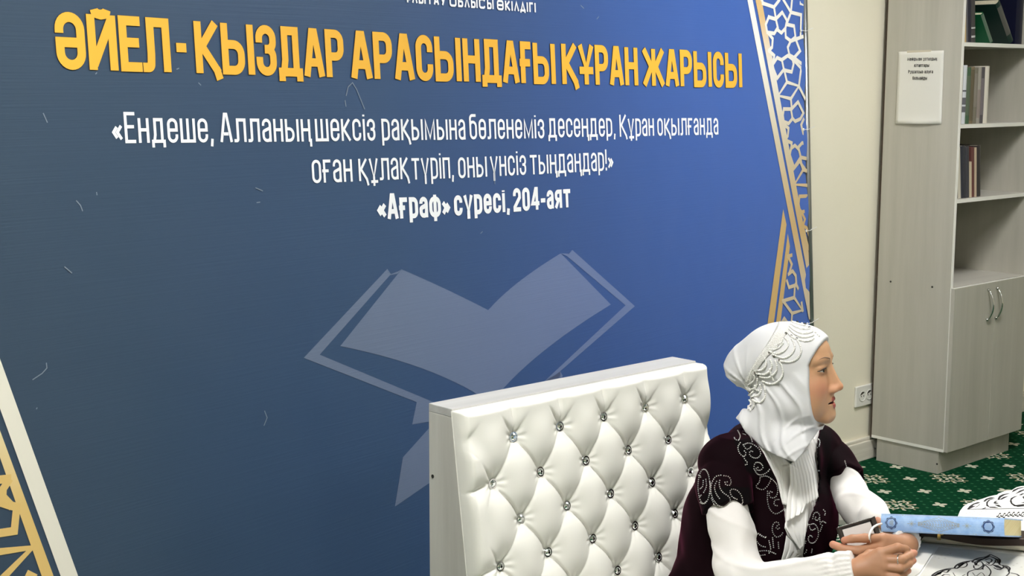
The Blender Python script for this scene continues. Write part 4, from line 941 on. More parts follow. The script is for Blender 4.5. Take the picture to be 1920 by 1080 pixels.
m_brass = mat('polished_gold', (0.75, 0.50, 0.16), 0.22, metal=1.0)
acl = .285; p = A-pe*.012+pe*PLEN*acl-pgv*.006; zc0 = CZ+.036
g = MB(); Mr = Matrix(((pe[0], pgv[0], 0, p[0]), (pe[1], pgv[1], 0, p[1]), (0, 0, 1, zc0-.010), (0, 0, 0, 1)))
g.box(-.004, -.003, -.010, .004, .003, .008, 0, Mr); g.ball(Mr @ Vector((.006, -.001, .004)), .0045, 10, 8); g.ball(Mr @ Vector((-.001, -.002, .009)), .004, 10, 8)
g.build('clasp', m_brass, pouch, True, bevel=.001)['label'] = 'gold metal clasp'
# --- blue holy book
hb = empty('holy_book', S0+be*BL/2+bt*BWID/2, 'thick pale blue ornamented book lying on the pouch with its spine toward the viewer', 'book')
bgv = bt
Mb = Matrix(((be[0], bt[0], bnn[0], S0[0]), (be[1], bt[1], bnn[1], S0[1]), (be[2], bt[2], bnn[2], S0[2]), (0, 0, 0, 1)))
g = MB(); nsp = 9
def spx(k): a = k/(nsp-1); return (-.004*math.sin(PI*a), a*BTH)
for i in range(nsp-1):
    (y0, za), (y1, zb_) = spx(i), spx(i+1)
    P = [(0, y0, za), (BL, y0, za), (BL, y1, zb_), (0, y1, zb_), (0, y0+.003, za), (BL, y0+.003, za), (BL, y1+.003, zb_), (0, y1+.003, zb_)]
    g.add([Mb @ Vector(q) for q in P], [(0, 1, 2, 3), (4, 7, 6, 5), (0, 3, 7, 4), (1, 5, 6, 2)], 0)
g.box(0, 0, 0, BL, BWID, .0025, 0, Mb); g.box(0, 0, BTH-.0025, BL, BWID, BTH, 0, Mb)
g.build('cover', m_sky, hb)
MB().box(.003, .003, .0025, BL-.003, BWID-.006, BTH-.0025, 0, Mb).build('page_block', m_bpage, hb)
def spq(a, b_): # a along, b up fraction on the spine
    return Mb @ Vector((a, -.004*math.sin(PI*max(0, min(1, b_)))-.0008, b_*BTH))
class Sp:
    def __init__(s): s.m = MB()
    def poly(s, P, mi): s.m.add([spq(*p) for p in P], [tuple(range(len(P)))], mi)
    def rib(s, P, wd, mi):
        for Q in ribbon2d([(p[0], p[1]*BTH) for p in P], wd): s.poly([(q[0], q[1]/BTH) for q in Q], mi)
sp = Sp()
for a in (.045, .0475, .197, .200): sp.rib([(a, .02), (a, .98)], .0012, 1)
for c in (.0225, .224):
    sp.m.add([spq(c+.0125*(1+.06*math.cos(8*t))*math.cos(t), .5+.34*(1+.06*math.cos(8*t))*math.sin(t)) for t in np.linspace(0, 2*PI, 41)[:-1]], [tuple(range(40))], 0)
off = spq(0, .5)
def ring(c, r, mi, wd=.0009, n=20, a0=0, a1=2*PI): sp.rib([(c+r*math.cos(t), .5+r/.0368*1.0*math.sin(t)) for t in np.linspace(a0, a1, n)], wd, mi)
SPM = []
sp2 = Sp()
def lift(sp_): sp_.m.v = [tuple(np.array(v)-bt*.0004) for v in sp_.m.v]
def ring2(c, r, mi, wd, a0=0, a1=2*PI, n=20, cy=.5): sp2.rib([(c+r*math.cos(t), cy+r/.0368*math.sin(t)) for t in np.linspace(a0, a1, n)], wd, mi)
ring2(.0245, .0045, 1, .0011, .6, 5.6); ring2(.0245, .0018, 1, .0012); 
for r in (.0065, .0085, .0105): ring2(.0225, r, 2, .0004, .9, 5.4)
ring2(.0225, .0112, 2, .0005); ring2(.224, .0112, 2, .0006)
for k in range(6): sp2.rib([(.224-.008+.0006*k, .36+.06*k), (.224-.002, .33+.07*k), (.224+.007, .40+.055*k)], .0007, 2)
for k in range(4): sp2.rib([(.2195+.003*k, .45), (.2205+.003*k, .70-.03*k)], .0008, 2)
lift(sp2)
# ornament of the middle panel
for c, r in ((.066, .006), (.181, .006)):
    for k in range(8): sp.rib([(c, .5), (c+r*math.cos(k*PI/4), .5+r/.0368*math.sin(k*PI/4))], .0009, 1)
    sp.rib([(c-.009, .5), (c+.009, .5)], .0008, 1)
for i in range(15):
    a = .082+.0058*i; hh = .36*(1-abs(i-7)/8.5)
    for s_ in (-1, 1):
        sp.rib([(a+.0022*math.cos(t), .5+s_*hh*.55+.07*math.sin(t)) for t in np.linspace(0, 5, 8)], .0008, 1)
        sp.rib([(a-.003, .5+s_*hh), (a, .5+s_*hh*1.18), (a+.003, .5+s_*hh)], .0008, 1)
    sp.rib([(a+.0014*math.cos(t), .5+.05*math.sin(t)) for t in np.linspace(0, 6.3, 8)], .0007, 1)
for a, b_, c_ in ((.003, .06, .042), (.051, .05, .194), (.204, .06, .246)): sp.rib([(a, b_), (c_, b_), (c_, 1-b_), (a, 1-b_), (a, b_)], .0005, 1)
m0 = len(sp.m.v); sp.m.v += sp2.m.v; sp.m.f += [tuple(i+m0 for i in f) for f in sp2.m.f]; sp.m.mi += sp2.m.mi
mesh('spine_ornament', sp.m.v, sp.m.f, [m_navy, m_silver, mat('pale_print', (.35, .48, .70), .5)], hb, mi=sp.m.mi)['label'] = 'navy roundels and dull gold ornament on the spine'
# ------------------------------------------------------------------ seated woman: signed-distance modelling
def smin(a, b_, k): h = np.clip(.5+.5*(b_-a)/k, 0, 1); return b_+(a-b_)*h-k*h*(1-h)
def smax(a, b_, k): return -smin(-a, -b_, k)
def rc(P, a, b_, ra, rb):
    a = np.asarray(a, np.float32); b_ = np.asarray(b_, np.float32); ba = b_-a; pa = P-a
    h = np.clip(pa@ba/np.dot(ba, ba), 0, 1)
    return np.linalg.norm(pa-h[:, None]*ba, axis=1)-(ra+(rb-ra)*h)
def chain(P, pts, rad, k=.004):
    d = None
    for i in range(len(pts)-1):
        e = rc(P, pts[i], pts[i+1], rad[i], rad[i+1]); d = e if d is None else smin(d, e, k)
    return d
def ell(P, c, r):
    q = P-np.asarray(c, np.float32); r = np.asarray(r, np.float32)
    k0 = np.linalg.norm(q/r, axis=1); k1 = np.linalg.norm(q/(r*r), axis=1)+1e-9
    return k0*(k0-1)/k1
def sdf_mesh(fn, lo, hi, h, lip=1.4):
    lo = np.asarray(lo, float); n = np.ceil((np.asarray(hi)-lo)/h).astype(int)+1
    B = 10; nb = -(-n//B); N = nb*B+1
    D = np.ones(N, np.float32)
    ci = np.stack(np.meshgrid(*[np.arange(k) for k in nb], indexing='ij'), -1).reshape(-1, 3)
    cen = (lo+(ci*B+B/2)*h).astype(np.float32); dc = fn(cen)
    keep = np.abs(dc) < B*h*.87*lip
    for (i, j, k), d in zip(ci[~keep], dc[~keep]): D[i*B:i*B+B+1, j*B:j*B+B+1, k*B:k*B+B+1] = d
    off = np.stack(np.meshgrid(*[np.arange(B+1)]*3, indexing='ij'), -1).reshape(-1, 3)
    K = ci[keep]
    for s in range(0, len(K), 150):
        kk = K[s:s+150]; idx = (kk[:, None, :]*B+off[None]).reshape(-1, 3)
        d = fn((lo+idx*h).astype(np.float32))
        D[idx[:, 0], idx[:, 1], idx[:, 2]] = d
    S = D < 0
    c = np.zeros(tuple(np.array(D.shape)-1), np.int8)
    for a in (0, 1):
        for b_ in (0, 1):
            for e in (0, 1): c += S[a:a+c.shape[0], b_:b_+c.shape[1], e:e+c.shape[2]]
    cells = np.argwhere((c > 0) & (c < 8))
    vid = -np.ones(c.shape, np.int32); vid[cells[:, 0], cells[:, 1], cells[:, 2]] = np.arange(len(cells))
    acc = np.zeros((len(cells), 3)); cnt = np.zeros(len(cells))
    cor = [(a, b_, e) for a in (0, 1) for b_ in (0, 1) for e in (0, 1)]
    for p in cor:
        for ax in range(3):
            if p[ax] == 0:
                q = list(p); q[ax] = 1
                d0 = D[cells[:, 0]+p[0], cells[:, 1]+p[1], cells[:, 2]+p[2]]; d1 = D[cells[:, 0]+q[0], cells[:, 1]+q[1], cells[:, 2]+q[2]]
                m = (d0 < 0) != (d1 < 0); t = np.where(m, d0/(d0-d1+1e-12), 0)
                pt = np.tile(np.array(p, float), (len(cells), 1)); pt[:, ax] += t
                acc += pt*m[:, None]; cnt += m
    V = lo+(cells+acc/cnt[:, None])*h
    F = []
    for ax in range(3):
        a1, a2 = (ax+1) % 3, (ax+2) % 3
        sl0 = [slice(None)]*3; sl1 = [slice(None)]*3; sl0[ax] = slice(0, -1); sl1[ax] = slice(1, None)
        A = S[tuple(sl0)]; Bq = S[tuple(sl1)]
        E = np.argwhere(A != Bq)
        E = E[(E[:, a1] > 0) & (E[:, a2] > 0) & (E[:, a1] < c.shape[a1]) & (E[:, a2] < c.shape[a2])]
        g = lambda o1, o2: vid[tuple((E-np.array([(1 if i == a1 and o1 else 0)+(1 if i == a2 and o2 else 0) for i in range(3)])).T)]
        q = np.stack([g(1, 1), g(0, 1), g(0, 0), g(1, 0)], 1)
        fl_ = A[tuple(E.T)]; q[~fl_] = q[~fl_][:, ::-1]
        F.append(q[(q >= 0).all(1)])
    return V, np.vstack(F)
def fast_mesh(name, V, F, mats, parent, col=None, smooth=True):
    me = bpy.data.meshes.new(name); V = np.asarray(V, np.float32); F = np.asarray(F, np.int32)
    me.vertices.add(len(V)); me.vertices.foreach_set('co', V.ravel())
    me.loops.add(F.size); me.loops.foreach_set('vertex_index', F.ravel())
    me.polygons.add(len(F)); me.polygons.foreach_set('loop_start', np.arange(0, F.size, 4, dtype=np.int32)); me.polygons.foreach_set('loop_total', np.full(len(F), 4, np.int32))
    if smooth: me.polygons.foreach_set('use_smooth', np.ones(len(F), bool))
    for m in (mats if isinstance(mats, list) else [mats]): me.materials.append(m)
    if col is not None:
        at = me.color_attributes.new('col', 'FLOAT_COLOR', 'POINT'); c4 = np.ones((len(V), 4), np.float32); c4[:, :3] = col; at.data.foreach_set('color', c4.ravel())
    me.update(calc_edges=True); me.validate()
    o = bpy.data.objects.new(name, me); link(o, parent); o.matrix_parent_inverse = pmat(parent).inverted(); return o
def pix(P):
    d = P-EYE.astype(np.float32); z = d@fw; return 960+FPX*(d@rt)/z, 540-FPX*(d@up_)/z, z

# --- landmarks
HC = at_d(1482, 695, 3.21)
NK = at_d(1462, 815, 3.27)
SR, SL = at_d(1352, 878, 3.20), at_d(1536, 850, 3.43)
ER, EL = at_d(1392, 1108, 3.05), at_d(1650, 1000, 3.22)
WR, WL = at_d(1607, 1069, 2.955), at_d(1701, 1021, 3.06)
LAT = (SL-SR); LAT[2] = 0; LAT /= np.linalg.norm(LAT); FWD = np.array([LAT[1], -LAT[0], 0])     # her left, her front
if FWD[1] > 0: FWD = -FWD
CH = (SR+SL)/2+np.array([0, .012, -.155]); PV = np.array([CH[0]-.01, 2.03, .452])
HAZ, HPIT = math.radians(160), math.radians(6.5)
hf = np.array([math.sin(HAZ)*math.cos(HPIT), math.cos(HAZ)*math.cos(HPIT), math.sin(HPIT)])
hl_ = np.cross(np.array([0, 0, 1.0]), hf); hl_ /= np.linalg.norm(hl_)                       # her left
hu = np.cross(hf, hl_)
HR = np.stack([hl_, hf, hu], 1).astype(np.float32); HS = .965
def toh(P): return ((P-HC.astype(np.float32))@HR/HS).astype(np.float32)
def froh(q): return HC+(HR@np.asarray(q, float))*HS
def sym(q): s = q.copy(); s[:, 0] = -np.abs(s[:, 0]); return s

def skull(q):
    s = sym(q)
    d = ell(q, (0, -.012, .032), (.074, .098, .074))
    d = smin(d, ell(q, (0, .028, -.035), (.060, .062, .082)), .03)
    d = smin(d, ell(q, (0, .042, .038), (.060, .052, .052)), .02)
    d = smin(d, rc(s, (-.046, .006, -.066), (-.008, .074, -.099), .022, .018), .025)
    d = smin(d, rc(s, (-.034, .058, -.028), (-.044, .045, -.022), .026, .022), .025)
    d = smin(d, ell(s, (-.036, .036, -.062), (.027, .042, .040)), .03)
    return d
def lips(s):
    up = smin(rc(s, (-.0265, .0765, -.0722), (-.0050, .0925, -.0672), .0032, .0052), rc(s, (-.0050, .0925, -.0672), (0, .0925, -.0682), .0052, .0048), .003)
    lo = rc(s, (-.0245, .0765, -.0755), (0, .0920, -.0822), .0040, .0076)
    return np.minimum(up, lo)
def mouth(s): return ell(s, (0, .0920, -.0742), (.0250, .0205, .0028))
def head(q):
    s = sym(q)
    d = skull(q)
    d = smin(d, ell(q, (0, .078, -.106), (.021, .0165, .0165)), .014)
    d = smin(d, ell(q, (0, .069, -.072), (.031, .025, .028)), .016)
    d = smin(d, rc(s, (-.014, .088, .027), (-.044, .074, .028), .0075, .008), .012)       # brow
    d = smax(d, -ell(s, (-.031, .106, .007), (.019, .0180, .0145)), .012)                 # socket
    d = smin(d, rc(q, (0, .078, .008), (0, .090, -.040), .011, .0155), .012)
    d = smin(d, rc(q, (0, .088, .016), (0, .108, -.034), .0068, .0092), .011)              # nose
    d = smin(d, ell(q, (0, .1105, -.0395), (.0105, .0095, .0085)), .006)
    d = smin(d, ell(s, (-.0115, .0985, -.0435), (.0080, .0120, .0075)), .008)
    lid = ell(s, (-.031, .0765, .006), (.0170, .0142, .0125)); d = smin(d, lid, .006)
    ulid = rc(s, (-.019, .0885, .0115), (-.044, .0815, .0112), .0034, .0030); d = smin(d, ulid, .004)
    d = smax(d, -ell(s, (-.0315, .0905, .0044), (.0160, .0150, .0033)), .0012)            # lid slit
    d = smin(d, lips(s), .003)
    d = smax(d, -mouth(s), .0015)
    d = smax(d, -rc(s, (-.0270, .0800, -.0715), (-.0300, .0765, -.0700), .0010, .0010), .006)
    return d
QN = toh(NK[None].astype(np.float32))[0]
def neck(q): return rc(q, (0, -.018, -.06), QN, .050, .058)

# --- hands
def hp(x, y, d): return at_d(x, y, d)
RH = dict(w=WR, palm=[(1632, 1050, 2.945), (1640, 1063, 2.938)],
  f=[([(1649, 1038, 2.942), (1683, 1027, 2.932), (1697, 1030, 2.942), (1704, 1034, 2.955)], (.0105, .0095, .0085, .0072)),
     ([(1655, 1050, 2.936), (1690, 1050, 2.922), (1704, 1043, 2.935), (1714, 1037, 2.950)], (.0105, .0098, .0086, .0072)),
     ([(1656, 1063, 2.932), (1688, 1066, 2.918), (1703, 1058, 2.928), (1712, 1051, 2.942)], (.0102, .0092, .0082, .007)),
     ([(1652, 1077, 2.932), (1680, 1083, 2.920), (1694, 1076, 2.926), (1703, 1070, 2.938)], (.0092, .0082, .0073, .0064)),
     ([(1618, 1050, 2.965), (1630, 1040, 2.975), (1648, 1036, 2.985)], (.012, .0105, .009))])
LH = dict(w=WL, palm=[(1672, 1016, 3.015), (1662, 1024, 3.015)],
  f=[([(1655, 1010, 3.012), (1622, 1009, 2.992), (1598, 1010, 2.992), (1583, 1013, 2.998)], (.0105, .0095, .0084, .0072)),
     ([(1652, 1022, 3.008), (1610, 1033, 2.990), (1580, 1029, 3.002), (1562, 1021, 3.012)], (.0108, .0104, .0094, .0080)),
     ([(1650, 1034, 3.002), (1614, 1044, 2.992), (1592, 1042, 3.005), (1580, 1036, 3.016)], (.0102, .0095, .0084, .0072)),
     ([(1650, 1045, 3.000), (1620, 1054, 2.995), (1602, 1052, 3.005), (1590, 1047, 3.012)], (.0092, .0082, .0074, .0065)),
     ([(1682, 1012, 3.075), (1666, 994, 3.118), (1653, 983, 3.137), (1645.5, 976, 3.142)], (.0125, .0108, .0095, .0080))])
def hand(P, Hd, arm_from):
    w_ = np.asarray(Hd['w']); d = rc(P, np.asarray(arm_from), w_, .030, .0235)
    mc = [np.asarray(hp(*f[0][0])) for f in Hd['f'][:4]]
    for m, r in zip(mc, (.0125, .0125, .012, .011)): d = smin(d, rc(P, w_+(m-w_)*.12, m, .0165, r), .010)
    for pts, rad in Hd['f'][:4]: d = smin(d, chain(P, [hp(*q) for q in pts], rad, .003), .0035)
    pts, rad = Hd['f'][4]; d = smin(d, chain(P, [w_+(np.asarray(hp(*pts[0]))-w_)*.3]+[hp(*q) for q in pts], (.014,)+tuple(rad), .004), .008)
    return d
# --- torso in a scaled frame
def tor(P, c0, c1, r0_, r1_, flat):
    a = (P-CH.astype(np.float32)); q = np.stack([a@LAT.astype(np.float32), a@FWD.astype(np.float32)/flat, a[:, 2]], 1).astype(np.float32)
    tf = lambda c: np.array([(np.asarray(c)-CH)@LAT, (np.asarray(c)-CH)@FWD/flat, c[2]-CH[2]])
    return rc(q, tf(c0), tf(c1), r0_, r1_)*flat**.5
def torso(P):
    d = tor(P, CH+np.array([0, 0, .06]), PV+np.array([0, 0, .16]), .140, .142, .70)
    d = smin(d, tor(P, PV+np.array([0, 0, .12]), PV, .145, .165, .76), .04)
    d = smin(d, rc(P, SR+(NK-SR)*.14, SL+(NK-SL)*.14, .052, .052), .05)
    d = smin(d, tor(P, CH+LAT*.05+FWD*.045, CH-LAT*.05+FWD*.045, .095, .095, .80), .05)
    d = smin(d, rc(P, NK+np.array([0, .02, -.05]), NK, .075, .058), .05)
    d = smin(d, ell(P, (SR+SL)/2-FWD*.047+np.array([0, 0, -.13])-LAT*.035, (.135, .090, .14)), .05)
    return d
KR, KL = PV+LAT*-.10+FWD*.40+np.array([0, 0, .02]), PV+LAT*.10+FWD*.40+np.array([0, 0, .02])
AR, AL = KR+FWD*-.02+np.array([0, 0, .09-KR[2]]), KL+FWD*-.02+np.array([0, 0, .09-KL[2]])
def legs(P, o=0.0):
    d = None
    for s_, K, A in ((-1, KR, AR), (1, KL, AL)):
        e = smin(rc(P, PV+LAT*.085*s_, K, .088+o, .062+o), rc(P, K, A, .058+o, .036+o), .03)
        e = smin(e, rc(P, A+np.array([0, 0, -.045]), A+FWD*.13+np.array([0, 0, -.058]), .038+o*.0, .028), .02)
        d = e if d is None else smin(d, e, .02)
    return d
def lowbody(P):
    d = smin(torso(P), legs(P), .04)
    for S_, E_, W_ in ((SR, ER, WR), (SL, EL, WL)): d = smin(d, smin(rc(P, S_, E_, .034, .031), rc(P, E_, W_+(E_-W_)*.25, .031, .026), .01), .02)
    return d
woman = empty('person', (PV[0], PV[1], 0), 'woman in white headscarf and burgundy velvet vest sitting with hands clasped round a phone', 'person')
# --- one skin mesh: head and neck, hands and the body below the clothes
V0, F0 = sdf_mesh(lambda P: smin(head(toh(P)), neck(toh(P)), .02)*HS, HC-.17, HC+.17, .0016)
qv = toh(V0.astype(np.float32))
kp = (V0[F0].mean(1)[:, 2] > NK[2]-.03)
V1, F1 = sdf_mesh(lambda P: hand(P, RH, WR+(ER-WR)*.4), WR-.16, WR+.16, .0016)
V2, F2 = sdf_mesh(lambda P: hand(P, LH, WL+(EL-WL)*.4), WL-.17, WL+.17, .0016)
V3, F3 = sdf_mesh(lowbody, (2.0, 1.35, -.01), (3.1, 2.25, .95), .009)
def g_(q, c, r): return np.exp(-(((q-np.asarray(c, np.float32))/np.asarray(r, np.float32))**2).sum(1))
SKIN = np.array(lin((190, 147, 112)), np.float32)
s = sym(qv); cf = np.tile(SKIN, (len(V0), 1))
def blend(c, w): 
    global cf
    cf = cf*(1-w[:, None])+np.array(c, np.float32)*w[:, None]
blend(lin((196, 122, 100)), np.clip(.65*g_(s, (-.042, .062, -.036), (.026, .05, .022)), 0, 1))
blend(lin((205, 135, 105)), .5*g_(qv, (0, .112, -.042), (.014, .02, .012)))
lipm = np.clip((.0016-lips(s))/.0009, 0, 1)*np.clip((s[:, 1]-.074)/.004, 0, 1)
blend(lin((150, 70, 66)), lipm*.92)
blend(lin((48, 18, 16)), np.clip((.0012-mouth(s))/.0006, 0, 1)*np.clip((.0905-s[:, 1])/.003, 0, 1))
blend(lin((170, 118, 90)), .5*g_(s, (-.033, .085, -.004), (.017, .03, .004)))
blend(lin((120, 80, 62)), np.clip(1.4*g_(s, (-.032, .088, .0095), (.014, .02, .0018)), 0, 1)*.8)
hc_ = np.tile(np.array(lin((172, 127, 98)), np.float32), (len(V1)+len(V2)+len(V3), 1))
for pts, vv, o_ in [(f[0], V1, 0) for f in RH['f']]+[(f[0], V2, len(V1)) for f in LH['f']]:
    t = np.asarray(hp(*pts[-1])); w_ = np.exp(-((vv-t)**2).sum(1)/.011**2)[:, None]*.55
    hc_[o_:o_+len(vv)] = hc_[o_:o_+len(vv)]*(1-w_)+np.array(lin((205, 130, 112)), np.float32)*w_
m_skin = mat('skin', (0.6, 0.38, 0.25), 0.48, spec=.4, sss=.12); attr_color(m_skin); 
n0, n1, n2 = len(V0), len(V0)+len(V1), len(V0)+len(V1)+len(V2)
fast_mesh('body', np.vstack([V0, V1, V2, V3]), np.vstack([F0[kp], F1+n0, F2+n1, F3+n2]), m_skin, woman, np.vstack([cf, hc_]))
# eyes, brows, lashes, nails
m_eye = mat('eye', (.75, .72, .68), .15); m_iris = mat('dark_iris', (.012, .007, .005), .1); m_hair = mat('dark_brow_hair', (.03, .018, .013), .7)
for s_ in (-1, 1):
    g = MB(); c = np.array((.031*s_, .0742, .0046)); M3 = HR.astype(float)
    gaze = np.array([.0*s_, 1.0, -.05]); gaze /= np.linalg.norm(gaze)
    g.ball(froh(c), .0142*HS, 20, 14, 0)
    g.ball(froh(c+gaze*.0054), .0096*HS, 16, 10, 1)
    g.build('eye', [m_eye, m_iris], woman, True)
body_bvh = BVHTree.FromPolygons([Vector(v) for v in V0], [tuple(f) for f in F0])
for s_ in (-1, 1):
    P = []; rr = []
    for t in np.linspace(0, 1, 14):
        x = .0180+.0305*t; u = .0044+.0044*math.sin(PI*(.12+.80*t))-.0006*t
        hit = body_bvh.ray_cast(Vector(froh((x*s_, .16, u+.0006))), Vector(-hf))[0]
        if hit: P.append(np.array(hit)+hf*.0004); rr.append(.0009+.0008*math.sin(PI*t))
    lf = MB(); lf.tube(P, rr, 6); lf.build('eyelashes', m_hair, woman, True)
for s_ in (-1, 1):
    P = []; rr = []
    for t in np.linspace(0, 1, 12):
        x = .013+.036*t; u = .0285+.0075*math.sin(t*2.2)-.004*t*t
        hit = body_bvh.ray_cast(Vector(froh((x*s_, .16, u))), Vector(-hf))[0]
        if hit: P.append(np.array(hit)); rr.append(.0016*math.sin(PI*min(1, .18+t*.82))**.7*(1-.35*t))
    g = MB(); g.tube(P, rr, 8); g.build('eyebrow', mat('eyebrow_hair', (.27, .17, .115), .8), woman, True)
# ------------------------------------------------------------------ clothing
def wob(P, f, s=0.0): return np.sin(P[:, 0]*f+1.3*np.sin(P[:, 1]*f*.7+s)+s)*np.sin(P[:, 2]*f*.8+1.1*np.sin(P[:, 0]*f*.6)+s*2)
def px_interp(y, tab): return np.interp(y, [t[0] for t in tab], [t[1] for t in tab])
XL = [(780, 1388), (805, 1398), (850, 1432), (900, 1457), (950, 1469), (1000, 1475), (1050, 1468), (1110, 1465)]
XR = [(780, 1542), (830, 1533), (860, 1533), (900, 1536), (940, 1532), (975, 1517), (1000, 1510), (1050, 1503), (1110, 1505)]
YB = [(1330, 800), (1362, 788), (1376, 781), (1386, 790), (1398, 811), (1430, 841), (1460, 856), (1490, 867), (1505, 850), (1520, 828), (1536, 806), (1580, 800)]
# --- headscarf
TIP = at_d(1484, 850, 3.165)
COLL = at_d(1398, 800, 3.24)
def fe(u): return np.interp(u, [-.13, -.10, .022, .038, .068, .09], [.060, .061, .062, .070, .087, .10]).astype(np.float32)
def hijab(P):
    q = toh(P)
    d = smin(skull(q)-.0085, ell(q, (0, -.100, .012), (.058, .056, .052)), .03)
    # gathered folds of the cap at the back
    ang = np.arctan2(q[:, 2]+.022, -(q[:, 1]+.092)); rr_ = np.sqrt((q[:, 1]+.092)**2+(q[:, 2]+.022)**2)
    m = np.clip((rr_-.006)/.02, 0, 1)*np.clip((.115-rr_)/.07, 0, 1)*np.clip((-.02-q[:, 1])/.02, 0, 1)
    bend = ang+2.2*(rr_-.05)
    for a0, wd, am in ((-.30, .10, .0040), (.28, .09, .0042), (.66, .10, .0050), (1.30, .085, .0046), (1.80, .07, .0040)):
        d = d-m*am*.62*np.exp(-((bend-a0)/wd)**2)
    n = smin(rc(q, (0, -.030, -.055), (0, -.048, -.145), .066, .070), rc(q, (0, .012, -.112), (0, .006, -.155), .046, .060), .03)
    d = smin(d, n, .025)
    d = smin(d, ell(q, (0, .014, -.128), (.056, .048, .024)), .014)
    d2 = smin(rc(P, NK+(NK-HC)*.10, TIP, .072, .046), rc(P, NK+(NK-HC)*.05, COLL, .060, .030), .03)
    d = smin(d, d2, .03)
    f, u = q[:, 1], q[:, 2]
    mk = np.clip((.01-u)/.05, 0, 1)*np.clip((.062-f)/.03, .25, 1)
    st_ = f*1.0+u*.42+.012*np.sin(u*38+1)+.10*q[:, 0]
    d = d-mk*(.0050*np.exp(-(np.sin(st_*62+.6)/.38)**2)+.0014*np.sin(st_*151+2)-.0012)
    sw = np.clip((-.085-u)/.02, 0, 1)*np.clip((f+.01)/.03, 0, 1)     # swags under the chin
    d = d-sw*(.0034*np.exp(-(np.sin((u+1.5*(f-.045)**2*6-.25*f)*95+.4)/.42)**2)-.001)
    op = np.maximum(fe(u)-f, -.128-u)*HS
    d = smax(d, -op, .004)
    x, y, z = pix(P)
    low_ = (y-np.interp(x, [t[0] for t in YB], [t[1] for t in YB]))*z/FPX*.62
    d = np.maximum(d, low_)
    return d
m_hij = mat('white_scarf_jersey', (0.66, 0.66, 0.675), 0.6, spec=.35, sheen=.15); bump(m_hij, (700, 700, 700), .05, .0006)
VH, FH = sdf_mesh(hijab, np.minimum(HC-.26, NK-.20), HC+np.array([.18, .20, .16]), .0022, 1.7)
fast_mesh('headscarf', VH, FH, m_hij, woman)
bvh_h = BVHTree.FromPolygons([Vector(v) for v in VH], [tuple(f) for f in FH])
def cast(bvh, x, y, lift=0.0):
    d = ray(x, y); hit = bvh.ray_cast(Vector(EYE), Vector(d/np.linalg.norm(d)))
    if hit[0] is None: return None
    return np.array(hit[0])+np.array(hit[1])*lift
def strung(bvh, P, step, r, g, lift=.4, mi=0, n=6, m=4, jit=0):
    P = [np.array(p, float) for p in P]
    if len(P) > 2: P = smooth(P, 6)
    last = None
    for i in range(len(P)-1):
        L_ = np.linalg.norm(P[i+1]-P[i]); k = max(1, int(L_/.6))
        for t in np.linspace(0, 1, k, endpoint=False):
            q = P[i]+(P[i+1]-P[i])*t; h = cast(bvh, q[0], q[1], r*lift)
            if h is None: continue
            if last is None or np.linalg.norm(h-last) >= step:
                if last is not None and np.linalg.norm(h-last) > .05: last = h; continue
                g.ball(h, r, n, m, mi); last = h
def zo(P, ox, oy, k): return [(ox+x/k, oy+y/k) for x, y in P]
# --- beaded lace headpiece
m_pearl = mat('pearl_beads', (0.86, 0.85, 0.82), 0.22, spec=.6, coat=.4); m_lace = mat('white_lace', (0.68, 0.67, 0.64), .7); bump(m_lace, (330, 330, 330), .9, .003, 1); m_stone = mat('dark_crystal', (0.25, 0.24, 0.23), .08, metal=.9)
g = MB()
A_ = smooth([(745, 62), (690, 180), (600, 330), (500, 470), (420, 600), (345, 750), (372, 830)], 8); B_ = smooth([(880, 60), (835, 180), (730, 340), (600, 470), (500, 610), (430, 750), (420, 860)], 8)
pr = []
for a, b_ in zip(A_, B_):
    row = [cast(bvh_h, 1340+q[0]/6.173, 595+q[1]/6.173, .0016) for q in [a+(b_-a)*t for t in np.linspace(0, 1, 6)]]
    if all(r is not None for r in row): pr.append(row)
V = [p for r in pr for p in r]; Fq = [(i*6+j, i*6+j+1, (i+1)*6+j+1, (i+1)*6+j) for i in range(len(pr)-1) for j in range(5)]
hb_ = empty('lace_headband_holder', (0, 0, 0)) if False else None
o = mesh('beaded_headband', V, Fq, m_lace, woman, True); sm = o.modifiers.new('s', 'SOLIDIFY'); sm.thickness = .0014; o['label'] = 'white lace headband with pearl swags and crystals'
